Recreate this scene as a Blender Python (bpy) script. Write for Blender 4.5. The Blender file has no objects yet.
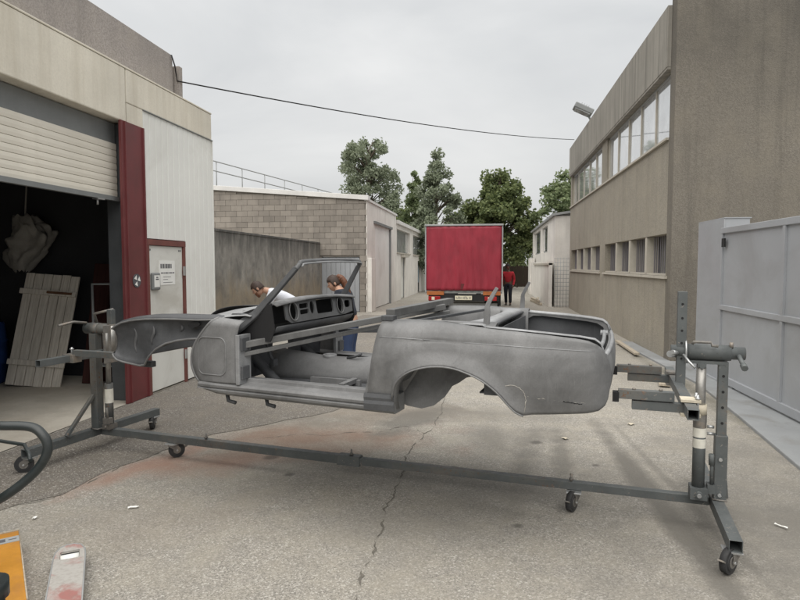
import bpy, bmesh, math, random
from mathutils import Vector, Matrix, noise as mnoise
R = math.radians
rnd = random.Random(11)
scene = bpy.context.scene
COL = scene.collection

# ------------------------------------------------------------------ camera, sky, sun, exposure
cam = bpy.data.cameras.new('camera'); camo = bpy.data.objects.new('camera', cam); COL.objects.link(camo)
camo.location = (0, 0, 1.7)
camo.rotation_euler = (R(90 - 3.338), 0, R(8.517))
cam.sensor_width = 36; cam.lens = 27.0; cam.clip_start = .05; cam.clip_end = 1500
scene.camera = camo

SUN_EL, SUN_AZ = 66, 192            # azimuth measured clockwise from +Y
w = bpy.data.worlds.new('World'); scene.world = w; w.use_nodes = True
nt = w.node_tree; nt.nodes.clear()
def wn(t): return nt.nodes.new(t)
out = wn('ShaderNodeOutputWorld'); bgs = wn('ShaderNodeBackground'); bgc = wn('ShaderNodeBackground'); mx = wn('ShaderNodeMixShader')
sky = wn('ShaderNodeTexSky'); sky.sky_type = 'NISHITA'; sky.sun_disc = False
sky.sun_elevation = R(SUN_EL); sky.sun_rotation = R(SUN_AZ); sky.dust_density = 4; sky.air_density = 1.2
nt.links.new(sky.outputs[0], bgs.inputs[0]); bgs.inputs[1].default_value = .05
tc = wn('ShaderNodeTexCoord'); mp = wn('ShaderNodeMapping'); mp.inputs['Scale'].default_value = (1, 1, 2.6)
nz = wn('ShaderNodeTexNoise'); nz.inputs['Scale'].default_value = 1.7; nz.inputs['Detail'].default_value = 6; nz.inputs['Roughness'].default_value = .52
nz.inputs['Distortion'].default_value = .4
nt.links.new(tc.outputs['Generated'], mp.inputs[0]); nt.links.new(mp.outputs[0], nz.inputs[0])
cr = wn('ShaderNodeValToRGB'); cr.color_ramp.elements[0].position = .30; cr.color_ramp.elements[1].position = .72
cr.color_ramp.elements[0].color = (.78, .80, .815, 1); cr.color_ramp.elements[1].color = (1.12, 1.12, 1.11, 1)
nt.links.new(nz.outputs['Fac'], cr.inputs[0])
# overcast sky: luminance rises steadily from horizon to zenith, the same all round
sp = wn('ShaderNodeSeparateXYZ'); nt.links.new(tc.outputs['Generated'], sp.inputs[0])
mr = wn('ShaderNodeMapRange'); mr.inputs[1].default_value = .0; mr.inputs[2].default_value = 1; mr.inputs[3].default_value = .27; mr.inputs[4].default_value = .40
nt.links.new(sp.outputs['Z'], mr.inputs[0])
nt.links.new(cr.outputs[0], bgc.inputs[0]); nt.links.new(mr.outputs[0], bgc.inputs[1])
mx.inputs[0].default_value = .93
nt.links.new(bgs.outputs[0], mx.inputs[1]); nt.links.new(bgc.outputs[0], mx.inputs[2]); nt.links.new(mx.outputs[0], out.inputs[0])

sl = bpy.data.lights.new('sun', 'SUN'); sl.energy = 1.5; sl.angle = R(90); sl.color = (1, .96, .9)
so = bpy.data.objects.new('sun', sl); COL.objects.link(so)
so.rotation_euler = (R(90 - SUN_EL), 0, R(180 - SUN_AZ))
scene.view_settings.view_transform = 'Standard'; scene.view_settings.look = 'None'
scene.view_settings.exposure = 1.35; scene.view_settings.gamma = 1
scene.render.engine = 'CYCLES'

# ------------------------------------------------------------------ helpers
class MB:
    def __init__(s): s.v = []; s.f = []; s.sm = []
    def add(s, vs, fs, smooth=False):
        b = len(s.v); s.v += [tuple(p) for p in vs]; s.f += [tuple(i + b for i in f) for f in fs]; s.sm += [smooth] * len(fs); return s
    def box(s, c, d, rz=0, rx=0, ry=0):
        x, y, z = d[0] / 2, d[1] / 2, d[2] / 2
        M = Matrix.Translation(Vector(c)) @ Matrix.Rotation(rz, 4, 'Z') @ Matrix.Rotation(ry, 4, 'Y') @ Matrix.Rotation(rx, 4, 'X')
        vs = [M @ Vector((a * x, b * y, e * z)) for e in (-1, 1) for b in (-1, 1) for a in (-1, 1)]
        return s.add(vs, [(0, 2, 3, 1), (4, 5, 7, 6), (0, 1, 5, 4), (2, 6, 7, 3), (0, 4, 6, 2), (1, 3, 7, 5)])
    def bx(s, x0, x1, y0, y1, z0, z1):
        return s.box(((x0 + x1) / 2, (y0 + y1) / 2, (z0 + z1) / 2), (abs(x1 - x0), abs(y1 - y0), abs(z1 - z0)))
    def beam(s, p, q, wd, ht, up=(0, 0, 1)):
        p, q = Vector(p), Vector(q); d = (q - p).normalized(); r = d.cross(Vector(up))
        if r.length < 1e-4: r = d.cross(Vector((0, 1, 0)))
        r.normalize(); u = r.cross(d)
        vs = [b + r * a * wd / 2 + u * e * ht / 2 for b in (p, q) for e in (-1, 1) for a in (-1, 1)]
        return s.add(vs, [(0, 1, 3, 2), (4, 6, 7, 5), (0, 4, 5, 1), (2, 3, 7, 6), (0, 2, 6, 4), (1, 5, 7, 3)])
    def hollow(s, p, q, wd, ht, t=.005, up=(0, 0, 1)):      # open square tube
        p, q = Vector(p), Vector(q); d = (q - p).normalized(); r = d.cross(Vector(up))
        if r.length < 1e-4: r = d.cross(Vector((0, 1, 0)))
        r.normalize(); u = r.cross(d); vs = []
        for b in (p, q):
            for k in (0, t):
                for (a, e) in ((-1, -1), (1, -1), (1, 1), (-1, 1)):
                    vs.append(b + r * a * (wd / 2 - k) + u * e * (ht / 2 - k))
        fs = []
        for i in range(4):
            j = (i + 1) % 4
            fs += [(i, j, 8 + j, 8 + i), (4 + j, 4 + i, 12 + i, 12 + j), (j, i, 4 + i, 4 + j), (8 + i, 8 + j, 12 + j, 12 + i)]
        return s.add(vs, fs)
    def cyl(s, p, q, r0, r1=None, n=16, cap=True):
        r1 = r0 if r1 is None else r1
        p, q = Vector(p), Vector(q); d = (q - p).normalized()
        a = d.orthogonal().normalized(); b = d.cross(a)
        vs = [c + (a * math.cos(2 * math.pi * i / n) + b * math.sin(2 * math.pi * i / n)) * rr for c, rr in ((p, r0), (q, r1)) for i in range(n)]
        s.add(vs, [(i, (i + 1) % n, n + (i + 1) % n, n + i) for i in range(n)], True)
        if cap: s.add(vs, [tuple(range(n))[::-1], tuple(range(n, 2 * n))])
        return s
    def tube(s, path, r, n=10, cap=True, closed=False):
        path = [Vector(p) for p in path]; rs = r if isinstance(r, (list, tuple)) else [r] * len(path)
        m = len(path); rings = []; prev = None
        for i, p in enumerate(path):
            if closed: d = path[(i + 1) % m] - path[i - 1]
            else: d = path[min(i + 1, m - 1)] - path[max(i - 1, 0)]
            d.normalize()
            if prev is None: a = d.orthogonal().normalized()
            else:
                a = prev - d * prev.dot(d); a.normalize()
            prev = a; b = d.cross(a)
            rings.append([p + (a * math.cos(2 * math.pi * k / n) + b * math.sin(2 * math.pi * k / n)) * rs[i] for k in range(n)])
        vs = [v for g in rings for v in g]; fs = []
        for i in range(m if closed else m - 1):
            j = (i + 1) % m
            for k in range(n):
                l = (k + 1) % n; fs.append((i * n + k, i * n + l, j * n + l, j * n + k))
        s.add(vs, fs, True)
        if cap and not closed: s.add(rings[0], [tuple(range(n))[::-1]]); s.add(rings[-1], [tuple(range(n))])
        return s
    def prism(s, poly, vec):         # planar polygon (3d) extruded by vec
        n = len(poly); vec = Vector(vec); vs = [Vector(p) for p in poly] + [Vector(p) + vec for p in poly]
        return s.add(vs, [tuple(range(n))[::-1], tuple(range(n, 2 * n))] + [(i, (i + 1) % n, n + (i + 1) % n, n + i) for i in range(n)])
    def grid(s, g, smooth=True, thick=0):
        m, n = len(g), len(g[0]); vs = [p for r_ in g for p in r_]
        return s.add(vs, [(i * n + j, i * n + j + 1, (i + 1) * n + j + 1, (i + 1) * n + j) for i in range(m - 1) for j in range(n - 1)], smooth)
    def sphere(s, c, rad, n=14, m=9):
        rad = rad if isinstance(rad, (tuple, list)) else (rad,) * 3
        vs = []
        for i in range(m + 1):
            t = math.pi * i / m
            for k in range(n):
                a = 2 * math.pi * k / n
                vs.append((c[0] + rad[0] * math.sin(t) * math.cos(a), c[1] + rad[1] * math.sin(t) * math.sin(a), c[2] + rad[2] * math.cos(t)))
        return s.add(vs, [(i * n + k, (i + 1) * n + k, (i + 1) * n + (k + 1) % n, i * n + (k + 1) % n) for i in range(m) for k in range(n)], True)

W = {}
def finish(me, wld=None):
    pass
def obj(name, mb, mat, parent=None, world=False, bevel=0, solid=0, sub=0, loc=None, kind=None):
    """one mesh object. world=True: vertices are world coordinates, brought into the parent's frame"""
    vs = mb.v
    if parent is not None and world:
        Mi = W[parent.name].inverted(); vs = [tuple(Mi @ Vector(v)) for v in vs]
    if isinstance(name, bpy.types.Mesh): me = name
    me = bpy.data.meshes.new(name); me.from_pydata([tuple(v) for v in vs], [], mb.f); me.validate()
    if len(me.polygons) == len(mb.sm): me.polygons.foreach_set('use_smooth', mb.sm)
    bm = bmesh.new(); bm.from_mesh(me); bmesh.ops.remove_doubles(bm, verts=bm.verts, dist=1e-5)
    if not solid: bmesh.ops.recalc_face_normals(bm, faces=bm.faces)
    bm.to_mesh(me); bm.free()
    me.materials.append(mat)
    o = bpy.data.objects.new(name, me); COL.objects.link(o)
    if loc is not None: o.location = loc
    if parent is not None: o.parent = parent; W[o.name] = W[parent.name]
    else: W[o.name] = Matrix.Translation(Vector(loc)) if loc is not None else Matrix()
    if solid:
        m = o.modifiers.new('solid', 'SOLIDIFY'); m.thickness = solid; m.offset = 0
    if bevel:
        m = o.modifiers.new('bevel', 'BEVEL'); m.width = bevel; m.segments = 2; m.limit_method = 'ANGLE'; m.angle_limit = R(40)
    if sub:
        m = o.modifiers.new('sub', 'SUBSURF'); m.levels = m.render_levels = sub
    if kind: o['kind'] = kind
    return o
def inst(name, me, parent, loc, rot=(0, 0, 0), scl=(1, 1, 1), mods=None):
    o = bpy.data.objects.new(name, me); COL.objects.link(o); o.parent = parent
    o.location = loc; o.rotation_euler = rot; o.scale = scl
    return o
def tag(o, label, cat, group=None):
    o['label'] = label; o['category'] = cat
    if group: o['group'] = group
    return o
def thing(name, label, cat, loc=(0, 0, 0), rz=0, group=None):
    o = bpy.data.objects.new(name, None); COL.objects.link(o); o.location = loc; o.rotation_euler = (0, 0, rz); o.empty_display_size = .2
    W[o.name] = Matrix.Translation(Vector(loc)) @ Matrix.Rotation(rz, 4, 'Z')
    return tag(o, label, cat, group)
def struct(name, mb, mat, **k):
    o = obj(name, mb, mat, **k); o['kind'] = 'structure'; return o
def plate(outer, holes, fn, thick, normal):
    """flat plate with holes: 2d loops mapped by fn, extruded along normal"""
    bm = bmesh.new(); es = []
    for lp in [outer] + holes:
        vv = [bm.verts.new(fn(*p)) for p in lp]
        es += [bm.edges.new((vv[i], vv[(i + 1) % len(vv)])) for i in range(len(vv))]
    r = bmesh.ops.triangle_fill(bm, use_beauty=True, edges=es)
    fs = [g for g in r['geom'] if isinstance(g, bmesh.types.BMFace)]
    e = bmesh.ops.extrude_face_region(bm, geom=fs)
    bmesh.ops.translate(bm, vec=Vector(normal) * thick, verts=[g for g in e['geom'] if isinstance(g, bmesh.types.BMVert)])
    bm.verts.index_update(); m = MB()
    m.add([v.co.copy() for v in bm.verts], [tuple(v.index for v in f.verts) for f in bm.faces]); bm.free()
    return m
def circ(cx, cy, rx, ry=None, n=18): 
    ry = ry or rx
    return [(cx + rx * math.cos(2 * math.pi * i / n), cy + ry * math.sin(2 * math.pi * i / n)) for i in range(n)]
def rrect(x0, x1, y0, y1, r, n=4):
    o = []
    for cx, cy, a0 in ((x1 - r, y0 + r, -90), (x1 - r, y1 - r, 0), (x0 + r, y1 - r, 90), (x0 + r, y0 + r, 180)):
        for i in range(n + 1):
            a = R(a0 + 90 * i / n); o.append((cx + r * math.cos(a), cy + r * math.sin(a)))
    return o
def lerp(t, pts):
    if t <= pts[0][0]: return pts[0][1]
    for (a, b), (c, d) in zip(pts, pts[1:]):
        if t <= c: return b + (d - b) * (t - a) / (c - a)
    return pts[-1][1]
def smooth_path(pts, k=4):
    pts = [Vector(p) for p in pts]; o = []
    for i in range(len(pts) - 1):
        p0, p1, p2, p3 = pts[max(i - 1, 0)], pts[i], pts[i + 1], pts[min(i + 2, len(pts) - 1)]
        for j in range(k):
            t = j / k
            o.append(.5 * ((2 * p1) + (p2 - p0) * t + (2 * p0 - 5 * p1 + 4 * p2 - p3) * t * t + (3 * p1 - p0 - 3 * p2 + p3) * t ** 3))
    o.append(pts[-1]); return o

# ------------------------------------------------------------------ materials
class NT:
    def __init__(s, name):
        s.m = bpy.data.materials.new(name); s.m.use_nodes = True; s.t = s.m.node_tree; s.t.nodes.clear()
        s.o = s.n('ShaderNodeOutputMaterial'); s.b = s.n('ShaderNodeBsdfPrincipled'); s.l(s.b.outputs[0], s.o.inputs[0])
    def n(s, t): return s.t.nodes.new(t)
    def l(s, a, b): s.t.links.new(a, b)
    def pos(s, world=False):
        if world: return s.n('ShaderNodeNewGeometry').outputs['Position']
        return s.n('ShaderNodeTexCoord').outputs['Object']
    def map(s, v, scale=(1, 1, 1), loc=(0, 0, 0), rot=(0, 0, 0)):
        m = s.n('ShaderNodeMapping'); m.inputs['Scale'].default_value = scale; m.inputs['Location'].default_value = loc; m.inputs['Rotation'].default_value = rot
        s.l(v, m.inputs[0]); return m.outputs[0]
    def noise(s, v, sc, det=4, ro=.55, dist=0):
        n = s.n('ShaderNodeTexNoise'); n.inputs['Scale'].default_value = sc; n.inputs['Detail'].default_value = det; n.inputs['Roughness'].default_value = ro
        n.inputs['Distortion'].default_value = dist; s.l(v, n.inputs['Vector']); return n.outputs['Fac']
    def vor(s, v, sc, feat='F1', outp='Distance'):
        n = s.n('ShaderNodeTexVoronoi'); n.feature = feat; n.inputs['Scale'].default_value = sc; s.l(v, n.inputs['Vector']); return n.outputs[outp]
    def ramp(s, f, a, b, lo=0., hi=1.):
        m = s.n('ShaderNodeMapRange'); m.clamp = True
        for i, v in zip((1, 2, 3, 4), (a, b, lo, hi)): m.inputs[i].default_value = v
        s.l(f, m.inputs[0]); return m.outputs[0]
    def mix(s, f, a, b, mode='MIX'):
        m = s.n('ShaderNodeMix'); m.data_type = 'RGBA'; m.blend_type = mode
        for sock, v in ((m.inputs['Factor'], f), (m.inputs[6], a), (m.inputs[7], b)):
            if hasattr(v, 'links'): s.l(v, sock)
            elif isinstance(v, (int, float)): sock.default_value = v
            else: sock.default_value = (*v, 1) if len(v) == 3 else v
        return m.outputs[2]
    def math(s, op, a, b=0.):
        m = s.n('ShaderNodeMath'); m.operation = op
        for sock, v in zip(m.inputs, (a, b)):
            if hasattr(v, 'links'): s.l(v, sock)
            else: sock.default_value = v
        return m.outputs[0]
    def bump(s, h, st=.3, dist=.01):
        b = s.n('ShaderNodeBump'); b.inputs['Strength'].default_value = st; b.inputs['Distance'].default_value = dist
        s.l(h, b.inputs['Height']); s.l(b.outputs[0], s.b.inputs['Normal'])
    def set(s, **k):
        for a, v in k.items():
            i = s.b.inputs[a.replace('_', ' ')]
            if hasattr(v, 'links'): s.l(v, i)
            elif isinstance(v, tuple): i.default_value = (*v, 1)
            else: i.default_value = v
        return s.m
def simple(name, col, rough=.6, metal=0., var=.15, scale=6, bump=.1, fine=60, world=False, dirt=None, dirtamt=.4, spec=.5, perobj=0.):
    """paint-like material: base colour with soft blotches, fine grain and optional dirt patches"""
    t = NT(name); p = t.pos(world)
    a = t.noise(p, scale, 5, .6); b = t.noise(p, fine, 3, .6)
    c = t.mix(t.ramp(a, .3, .7), tuple(x * (1 - var) for x in col), tuple(min(1, x * (1 + var)) for x in col))
    c = t.mix(t.ramp(b, .35, .65, 0, .35), c, tuple(x * (1 - var * 1.3) for x in col))
    if dirt: c = t.mix(t.ramp(t.noise(p, scale * .6, 6, .65, .6), .5, .68, 0, dirtamt), c, dirt)
    if perobj:
        oi = t.n('ShaderNodeObjectInfo').outputs['Random']
        c = t.mix(perobj, c, t.mix(oi, tuple(x * .45 for x in col), tuple(min(1, x * 1.6) for x in col)))
    t.set(Base_Color=c, Roughness=t.ramp(a, .3, .7, max(0, rough - .08), min(1, rough + .08)), Metallic=metal, Specular_IOR_Level=spec)
    if bump: t.bump(b, bump, .004)
    return t.m

# ---- asphalt
def mat_asphalt(name, base, stains=True):
    t = NT(name); p = t.pos(True)
    v = t.n('ShaderNodeTexVoronoi'); v.inputs['Scale'].default_value = 105; t.l(p, v.inputs['Vector'])
    sep = t.n('ShaderNodeSeparateColor'); t.l(v.outputs['Color'], sep.inputs[0]); agg = sep.outputs[0]
    v2 = t.n('ShaderNodeTexVoronoi'); v2.inputs['Scale'].default_value = 190; t.l(p, v2.inputs['Vector'])
    sep2 = t.n('ShaderNodeSeparateColor'); t.l(v2.outputs['Color'], sep2.inputs[0])
    c = t.mix(t.ramp(agg, 0, 1), tuple(x * .58 for x in base), tuple(x * 1.4 for x in base))
    c = t.mix(t.ramp(sep2.outputs[1], .2, 1, 0, .4), c, tuple(x * 1.25 for x in base))
    c = t.mix(t.ramp(agg, .90, .93, 0, .6), c, (.56, .54, .50))
    c = t.mix(t.ramp(sep2.outputs[0], .94, .96, 0, .6), c, (.58, .56, .52))
    c = t.mix(t.ramp(sep2.outputs[2], .92, .95, 0, .7), c, tuple(x * .3 for x in base))
    big = t.noise(p, .55, 6, .62, .3); med = t.noise(p, 3.2, 6, .65)
    c = t.mix(t.ramp(big, .36, .64, 0, .55), c, tuple(x * .70 for x in base))
    c = t.mix(t.ramp(med, .42, .7, 0, .38), c, (base[0] * 1.30, base[1] * 1.26, base[2] * 1.14))
    if stains:
        def blot(cx, cy, rx, ry, rot, col, amt, soft=.55, nsc=2.2, warp=.9):
            nonlocal c
            n = t.noise(p, nsc, 5, .62)
            m = t.map(t.map(p, loc=(-cx, -cy, 0)), rot=(0, 0, -R(rot)))
            m = t.map(m, scale=(1 / rx, 1 / ry, 0))
            ln = t.n('ShaderNodeVectorMath'); ln.operation = 'LENGTH'; t.l(m, ln.inputs[0])
            d = t.math('ADD', ln.outputs['Value'], t.math('MULTIPLY', t.math('SUBTRACT', n, .5), warp * 2))
            c = t.mix(t.ramp(d, 1 - soft, 1, amt, 0), c, col)
        red = (.30, .17, .125)
        blot(-2.85, 4.62, .95, .22, 72, red, .6, .7); blot(-2.35, 4.75, .8, .35, 40, red, .5, .8)
        blot(-1.75, 5.55, 1.6, .75, 18, (.25, .165, .12), .75, .9, 1.6, 1.2); blot(-1.3, 6.9, 1.4, .6, 0, (.20, .155, .115), .6, .9); blot(-2.0, 6.35, 1.3, .5, 12, (.17, .15, .125), .7, .95, 2, 1.2)
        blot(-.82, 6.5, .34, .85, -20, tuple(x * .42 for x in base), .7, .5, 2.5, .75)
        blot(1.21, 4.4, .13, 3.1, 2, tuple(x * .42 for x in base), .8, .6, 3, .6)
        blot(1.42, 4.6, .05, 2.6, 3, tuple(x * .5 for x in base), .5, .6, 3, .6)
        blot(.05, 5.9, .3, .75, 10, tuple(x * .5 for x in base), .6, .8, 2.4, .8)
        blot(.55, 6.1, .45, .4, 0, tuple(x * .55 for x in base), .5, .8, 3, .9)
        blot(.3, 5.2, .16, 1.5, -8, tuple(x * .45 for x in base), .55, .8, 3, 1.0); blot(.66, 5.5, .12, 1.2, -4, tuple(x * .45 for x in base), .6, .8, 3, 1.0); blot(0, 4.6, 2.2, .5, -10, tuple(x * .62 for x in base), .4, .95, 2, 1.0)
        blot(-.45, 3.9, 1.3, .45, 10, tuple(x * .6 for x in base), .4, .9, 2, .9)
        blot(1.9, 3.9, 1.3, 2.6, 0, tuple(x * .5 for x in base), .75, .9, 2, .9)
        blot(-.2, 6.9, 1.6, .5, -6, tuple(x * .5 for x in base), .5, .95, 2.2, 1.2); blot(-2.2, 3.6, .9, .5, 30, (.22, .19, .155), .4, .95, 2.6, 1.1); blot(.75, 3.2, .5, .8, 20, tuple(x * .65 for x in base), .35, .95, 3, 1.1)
        for ox, oy, orr in ((-.3, 4.95, .07), (.9, 5.2, .05), (-1.6, 4.6, .06), (.2, 3.9, .05), (1.7, 4.6, .06), (-1.9, 5.0, .09), (.45, 5.8, .08)): blot(ox, oy, orr, orr * .8, 30, (.06, .055, .05), .6, .6, 6, .6)
        blot(2.75, 9.0, .18, 6, 0, (.09, .085, .06), .6, .9, 3, 1.0)
        blot(1.8, 12, 1.6, 5, 0, (.27, .25, .21), .35, .95)
    t.set(Base_Color=c, Roughness=t.ramp(agg, 0, 1, .78, .95), Specular_IOR_Level=.3)
    h = t.math('ADD', t.math('MULTIPLY', v.outputs['Distance'], .8), t.math('MULTIPLY', sep2.outputs[1], .3))
    t.bump(h, .55, .006)
    return t.m
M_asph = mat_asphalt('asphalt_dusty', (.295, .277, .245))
M_patch = mat_asphalt('asphalt_patch', (.178, .162, .142), False)

def mat_pebble(name, base, streak=.35, scale=70, algae=.0):
    t = NT(name); p = t.pos(True)
    v = t.n('ShaderNodeTexVoronoi'); v.inputs['Scale'].default_value = scale * .55; t.l(p, v.inputs['Vector'])
    sc = t.n('ShaderNodeSeparateColor'); t.l(v.outputs['Color'], sc.inputs[0])
    c = t.mix(sc.outputs[0], tuple(x * .80 for x in base), tuple(x * 1.17 for x in base))
    big = t.noise(p, .6, 6, .6); c = t.mix(t.ramp(big, .35, .65, 0, .5), c, tuple(x * .74 for x in base))
    c = t.mix(t.ramp(t.noise(p, 2.3, 5, .6), .45, .7, 0, .35), c, (base[0] * 1.18, base[1] * 1.16, base[2] * 1.08))
    st = t.noise(t.map(p, (4.5, 4.5, .22)), 1.1, 6, .7); c = t.mix(t.ramp(st, .5, .72, 0, streak), c, (.075, .07, .062))
    if algae:
        z = t.n('ShaderNodeSeparateXYZ'); t.l(p, z.inputs[0])
        c = t.mix(t.math('MULTIPLY', t.ramp(z.outputs['Z'], 4.0, 6.2), t.ramp(t.noise(p, .9, 6, .6), .35, .6, .25, algae)), c, (.07, .066, .06))
    t.set(Base_Color=c, Roughness=.93, Specular_IOR_Level=.2)
    t.bump(t.math('ADD', v.outputs['Distance'], t.noise(p, 40, 4)), .35, .008)
    return t.m
M_pebble = mat_pebble('pebbledash_beige', (.325, .298, .25), .22, 110, .75)
M_pebfront = mat_pebble('pebbledash_dark', (.195, .178, .152), .4, 110, .7)  # same pebbledash on a darker base, for the front wall
M_pebgrey = mat_pebble('pebbledash_grey', (.36, .33, .31), .15, 120)
def mat_streaky(name, base, dark=(.09, .085, .075), amt=.55, warm=None, freq=(5, 5, .3), fine=.25):
    t = NT(name); p = t.pos(True)
    s1 = t.noise(t.map(p, freq), 1.2, 7, .68); s2 = t.noise(p, 1.1, 6, .6); s3 = t.noise(p, 45, 4, .6)
    c = t.mix(t.ramp(s2, .3, .7), tuple(x * .85 for x in base), tuple(min(1, x * 1.1) for x in base))
    c = t.mix(t.ramp(s1, .46, .72, 0, amt), c, dark)
    if warm: c = t.mix(t.ramp(t.noise(p, .9, 5, .6), .48, .66, 0, .6), c, warm)
    c = t.mix(t.ramp(s3, .4, .7, 0, fine), c, tuple(x * .7 for x in base))
    t.set(Base_Color=c, Roughness=.88, Specular_IOR_Level=.25); t.bump(t.math('ADD', s3, t.math('MULTIPLY', s1, .5)), .3, .006)
    return t.m
M_fascia = mat_streaky('cream_concrete', (.72, .68, .585), (.34, .28, .19), .3)
def mat_yard():
    t = NT('stained_concrete'); p = t.pos(True); z = t.n('ShaderNodeSeparateXYZ'); t.l(p, z.inputs[0])
    n1 = t.noise(p, 1.3, 7, .68, .6); n2 = t.noise(t.map(p, (3.5, 3.5, 1.1)), 1.1, 7, .7); n3 = t.noise(p, 40, 4, .6); n4 = t.noise(t.map(p, (3, 3, .5)), 1.4, 5, .65)
    c = t.mix(t.ramp(n1, .33, .66), (.15, .145, .135), (.34, .325, .295))
    c = t.mix(t.ramp(n2, .5, .7, 0, .6), c, (.09, .088, .085))
    zz = t.math('ADD', z.outputs['Z'], t.math('MULTIPLY', t.math('SUBTRACT', n4, .5), 1.6))
    c = t.mix(t.ramp(zz, 1.9, 2.5, 0, .8), c, (.06, .06, .058))
    c = t.mix(t.math('MULTIPLY', t.ramp(zz, 1.5, .9), t.ramp(n1, .3, .7, .2, .75)), c, (.27, .205, .12))
    c = t.mix(t.ramp(n3, .4, .7, 0, .25), c, (.12, .115, .105))
    t.set(Base_Color=c, Roughness=.9, Specular_IOR_Level=.2); t.bump(t.math('ADD', n3, t.math('MULTIPLY', n2, .5)), .3, .008); return t.m
M_darkwall = mat_yard()
M_roofconc = mat_streaky('parapet_concrete', (.30, .283, .25), (.10, .095, .085), .7, None, (7, 7, .2))
M_whitewall = mat_streaky('white_render', (.74, .715, .67), (.30, .27, .23), .3)
M_cap = simple('white_coping', (.66, .65, .63), .7, 0, .1, 2)
M_conc = mat_streaky('floor_concrete', (.50, .465, .40), (.24, .21, .17), .5, (.42, .37, .30), (1.6, 1.6, 1.6))
M_strip = simple('grey_painted_concrete', (.27, .28, .285), .6, 0, .1, 3, .15, 70, True, (.16, .15, .13), .5)
M_block = mat_streaky('concrete_block', (.275, .248, .217), (.12, .11, .10), .45, None, (3, 3, .8))
# blocks differ a little from one another
def perobj(m, lo, hi):
    t = m.node_tree; b = [n for n in t.nodes if n.type == 'BSDF_PRINCIPLED'][0]; src = b.inputs['Base Color'].links[0].from_socket
    oi = t.nodes.new('ShaderNodeObjectInfo'); r_ = t.nodes.new('ShaderNodeMapRange'); r_.inputs[3].default_value = lo; r_.inputs[4].default_value = hi
    t.links.new(oi.outputs['Random'], r_.inputs[0])
    mm = t.nodes.new('ShaderNodeMix'); mm.data_type = 'RGBA'; mm.blend_type = 'MULTIPLY'; mm.inputs['Factor'].default_value = 1
    cc = t.nodes.new('ShaderNodeCombineColor')
    for i in range(3): t.links.new(r_.outputs[0], cc.inputs[i])
    t.links.new(src, mm.inputs[6]); t.links.new(cc.outputs[0], mm.inputs[7]); t.links.new(mm.outputs[2], b.inputs['Base Color'])
perobj(M_block, .86, 1.16)
M_mortar = simple('mortar', (.225, .205, .18), .95, 0, .15, 8, .3)
M_white = simple('white_cladding', (.80, .805, .77), .5, 0, .05, 1.2, .03, 80, True, (.46, .44, .38), .3)
M_cream = simple('shutter_cream', (.74, .70, .61), .5, 0, .06, 2, .03, 80, False, (.45, .41, .33), .3)
M_red = simple('red_painted_steel', (.15, .036, .038), .5, 0, .18, 3, .08, 70, True, (.09, .03, .025), .5)
M_redframe = simple('faded_red_frame', (.17, .06, .05), .6, 0, .25, 6, .1, 70)
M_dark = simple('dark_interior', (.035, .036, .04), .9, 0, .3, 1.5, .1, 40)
M_black = simple('black_gap', (.012, .012, .013), .8, 0, .1)
M_door = simple('off_white_door', (.70, .70, .66), .5, 0, .07, 2, .05, 80, False, (.36, .33, .27), .45)
M_paper = simple('paper', (.80, .80, .77), .8, 0, .04)
M_ink = simple('ink', (.09, .09, .10), .8, 0, .1)
M_greybox = simple('grey_box', (.20, .21, .21), .5, 0, .1)
M_gate = simple('gate_grey', (.34, .355, .375), .45, 0, .05, 1.2, .04, 70, True, (.20, .20, .195), .35)
M_grey = simple('weathered_grey_steel', (.30, .31, .31), .55, .0, .12, 4, .1, 60)
M_zinc = simple('zinc', (.48, .49, .49), .4, .7, .12, 5)
M_rust = simple('rust', (.15, .075, .04), .9, 0, .35, 12, .3)
M_tyre = simple('black_rubber', (.03, .03, .031), .8, 0, .2, 8, .1, 90, False, (.10, .09, .08), .4)
def mat_jig():
    t = NT('rotisserie_grey_paint'); p = t.pos(); a = t.noise(p, 5, 6, .65); b = t.noise(p, 38, 5, .7, .5); d = t.noise(p, 2.2, 6, .7)
    c = t.mix(t.ramp(a, .3, .7), (.075, .083, .084), (.118, .128, .128))
    c = t.mix(t.ramp(d, .5, .72, 0, .6), c, (.19, .165, .135)); c = t.mix(t.ramp(b, .63, .67, 0, .75), c, (.30, .27, .235)); c = t.mix(t.ramp(b, .36, .33, 0, .6), c, (.045, .042, .04))
    c = t.mix(t.math('MULTIPLY', t.ramp(b, .58, .63), t.ramp(d, .5, .6)), c, (.16, .085, .05))
    t.set(Base_Color=c, Roughness=t.ramp(b, .3, .7, .42, .7), Metallic=.1); t.bump(b, .12, .003); return t.m
M_jig = mat_jig()
M_jigworn = simple('worn_steel', (.20, .19, .175), .5, .35, .3, 14, .15, 80, False, (.32, .26, .2), .6)
M_chrome = simple('chromed_rod', (.36, .35, .33), .45, .6, .2, 20, .05)
M_tape = simple('tape', (.52, .47, .37), .7, 0, .2, 14)
M_sticker = simple('jack_label', (.72, .70, .62), .6, 0, .15, 30)
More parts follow.
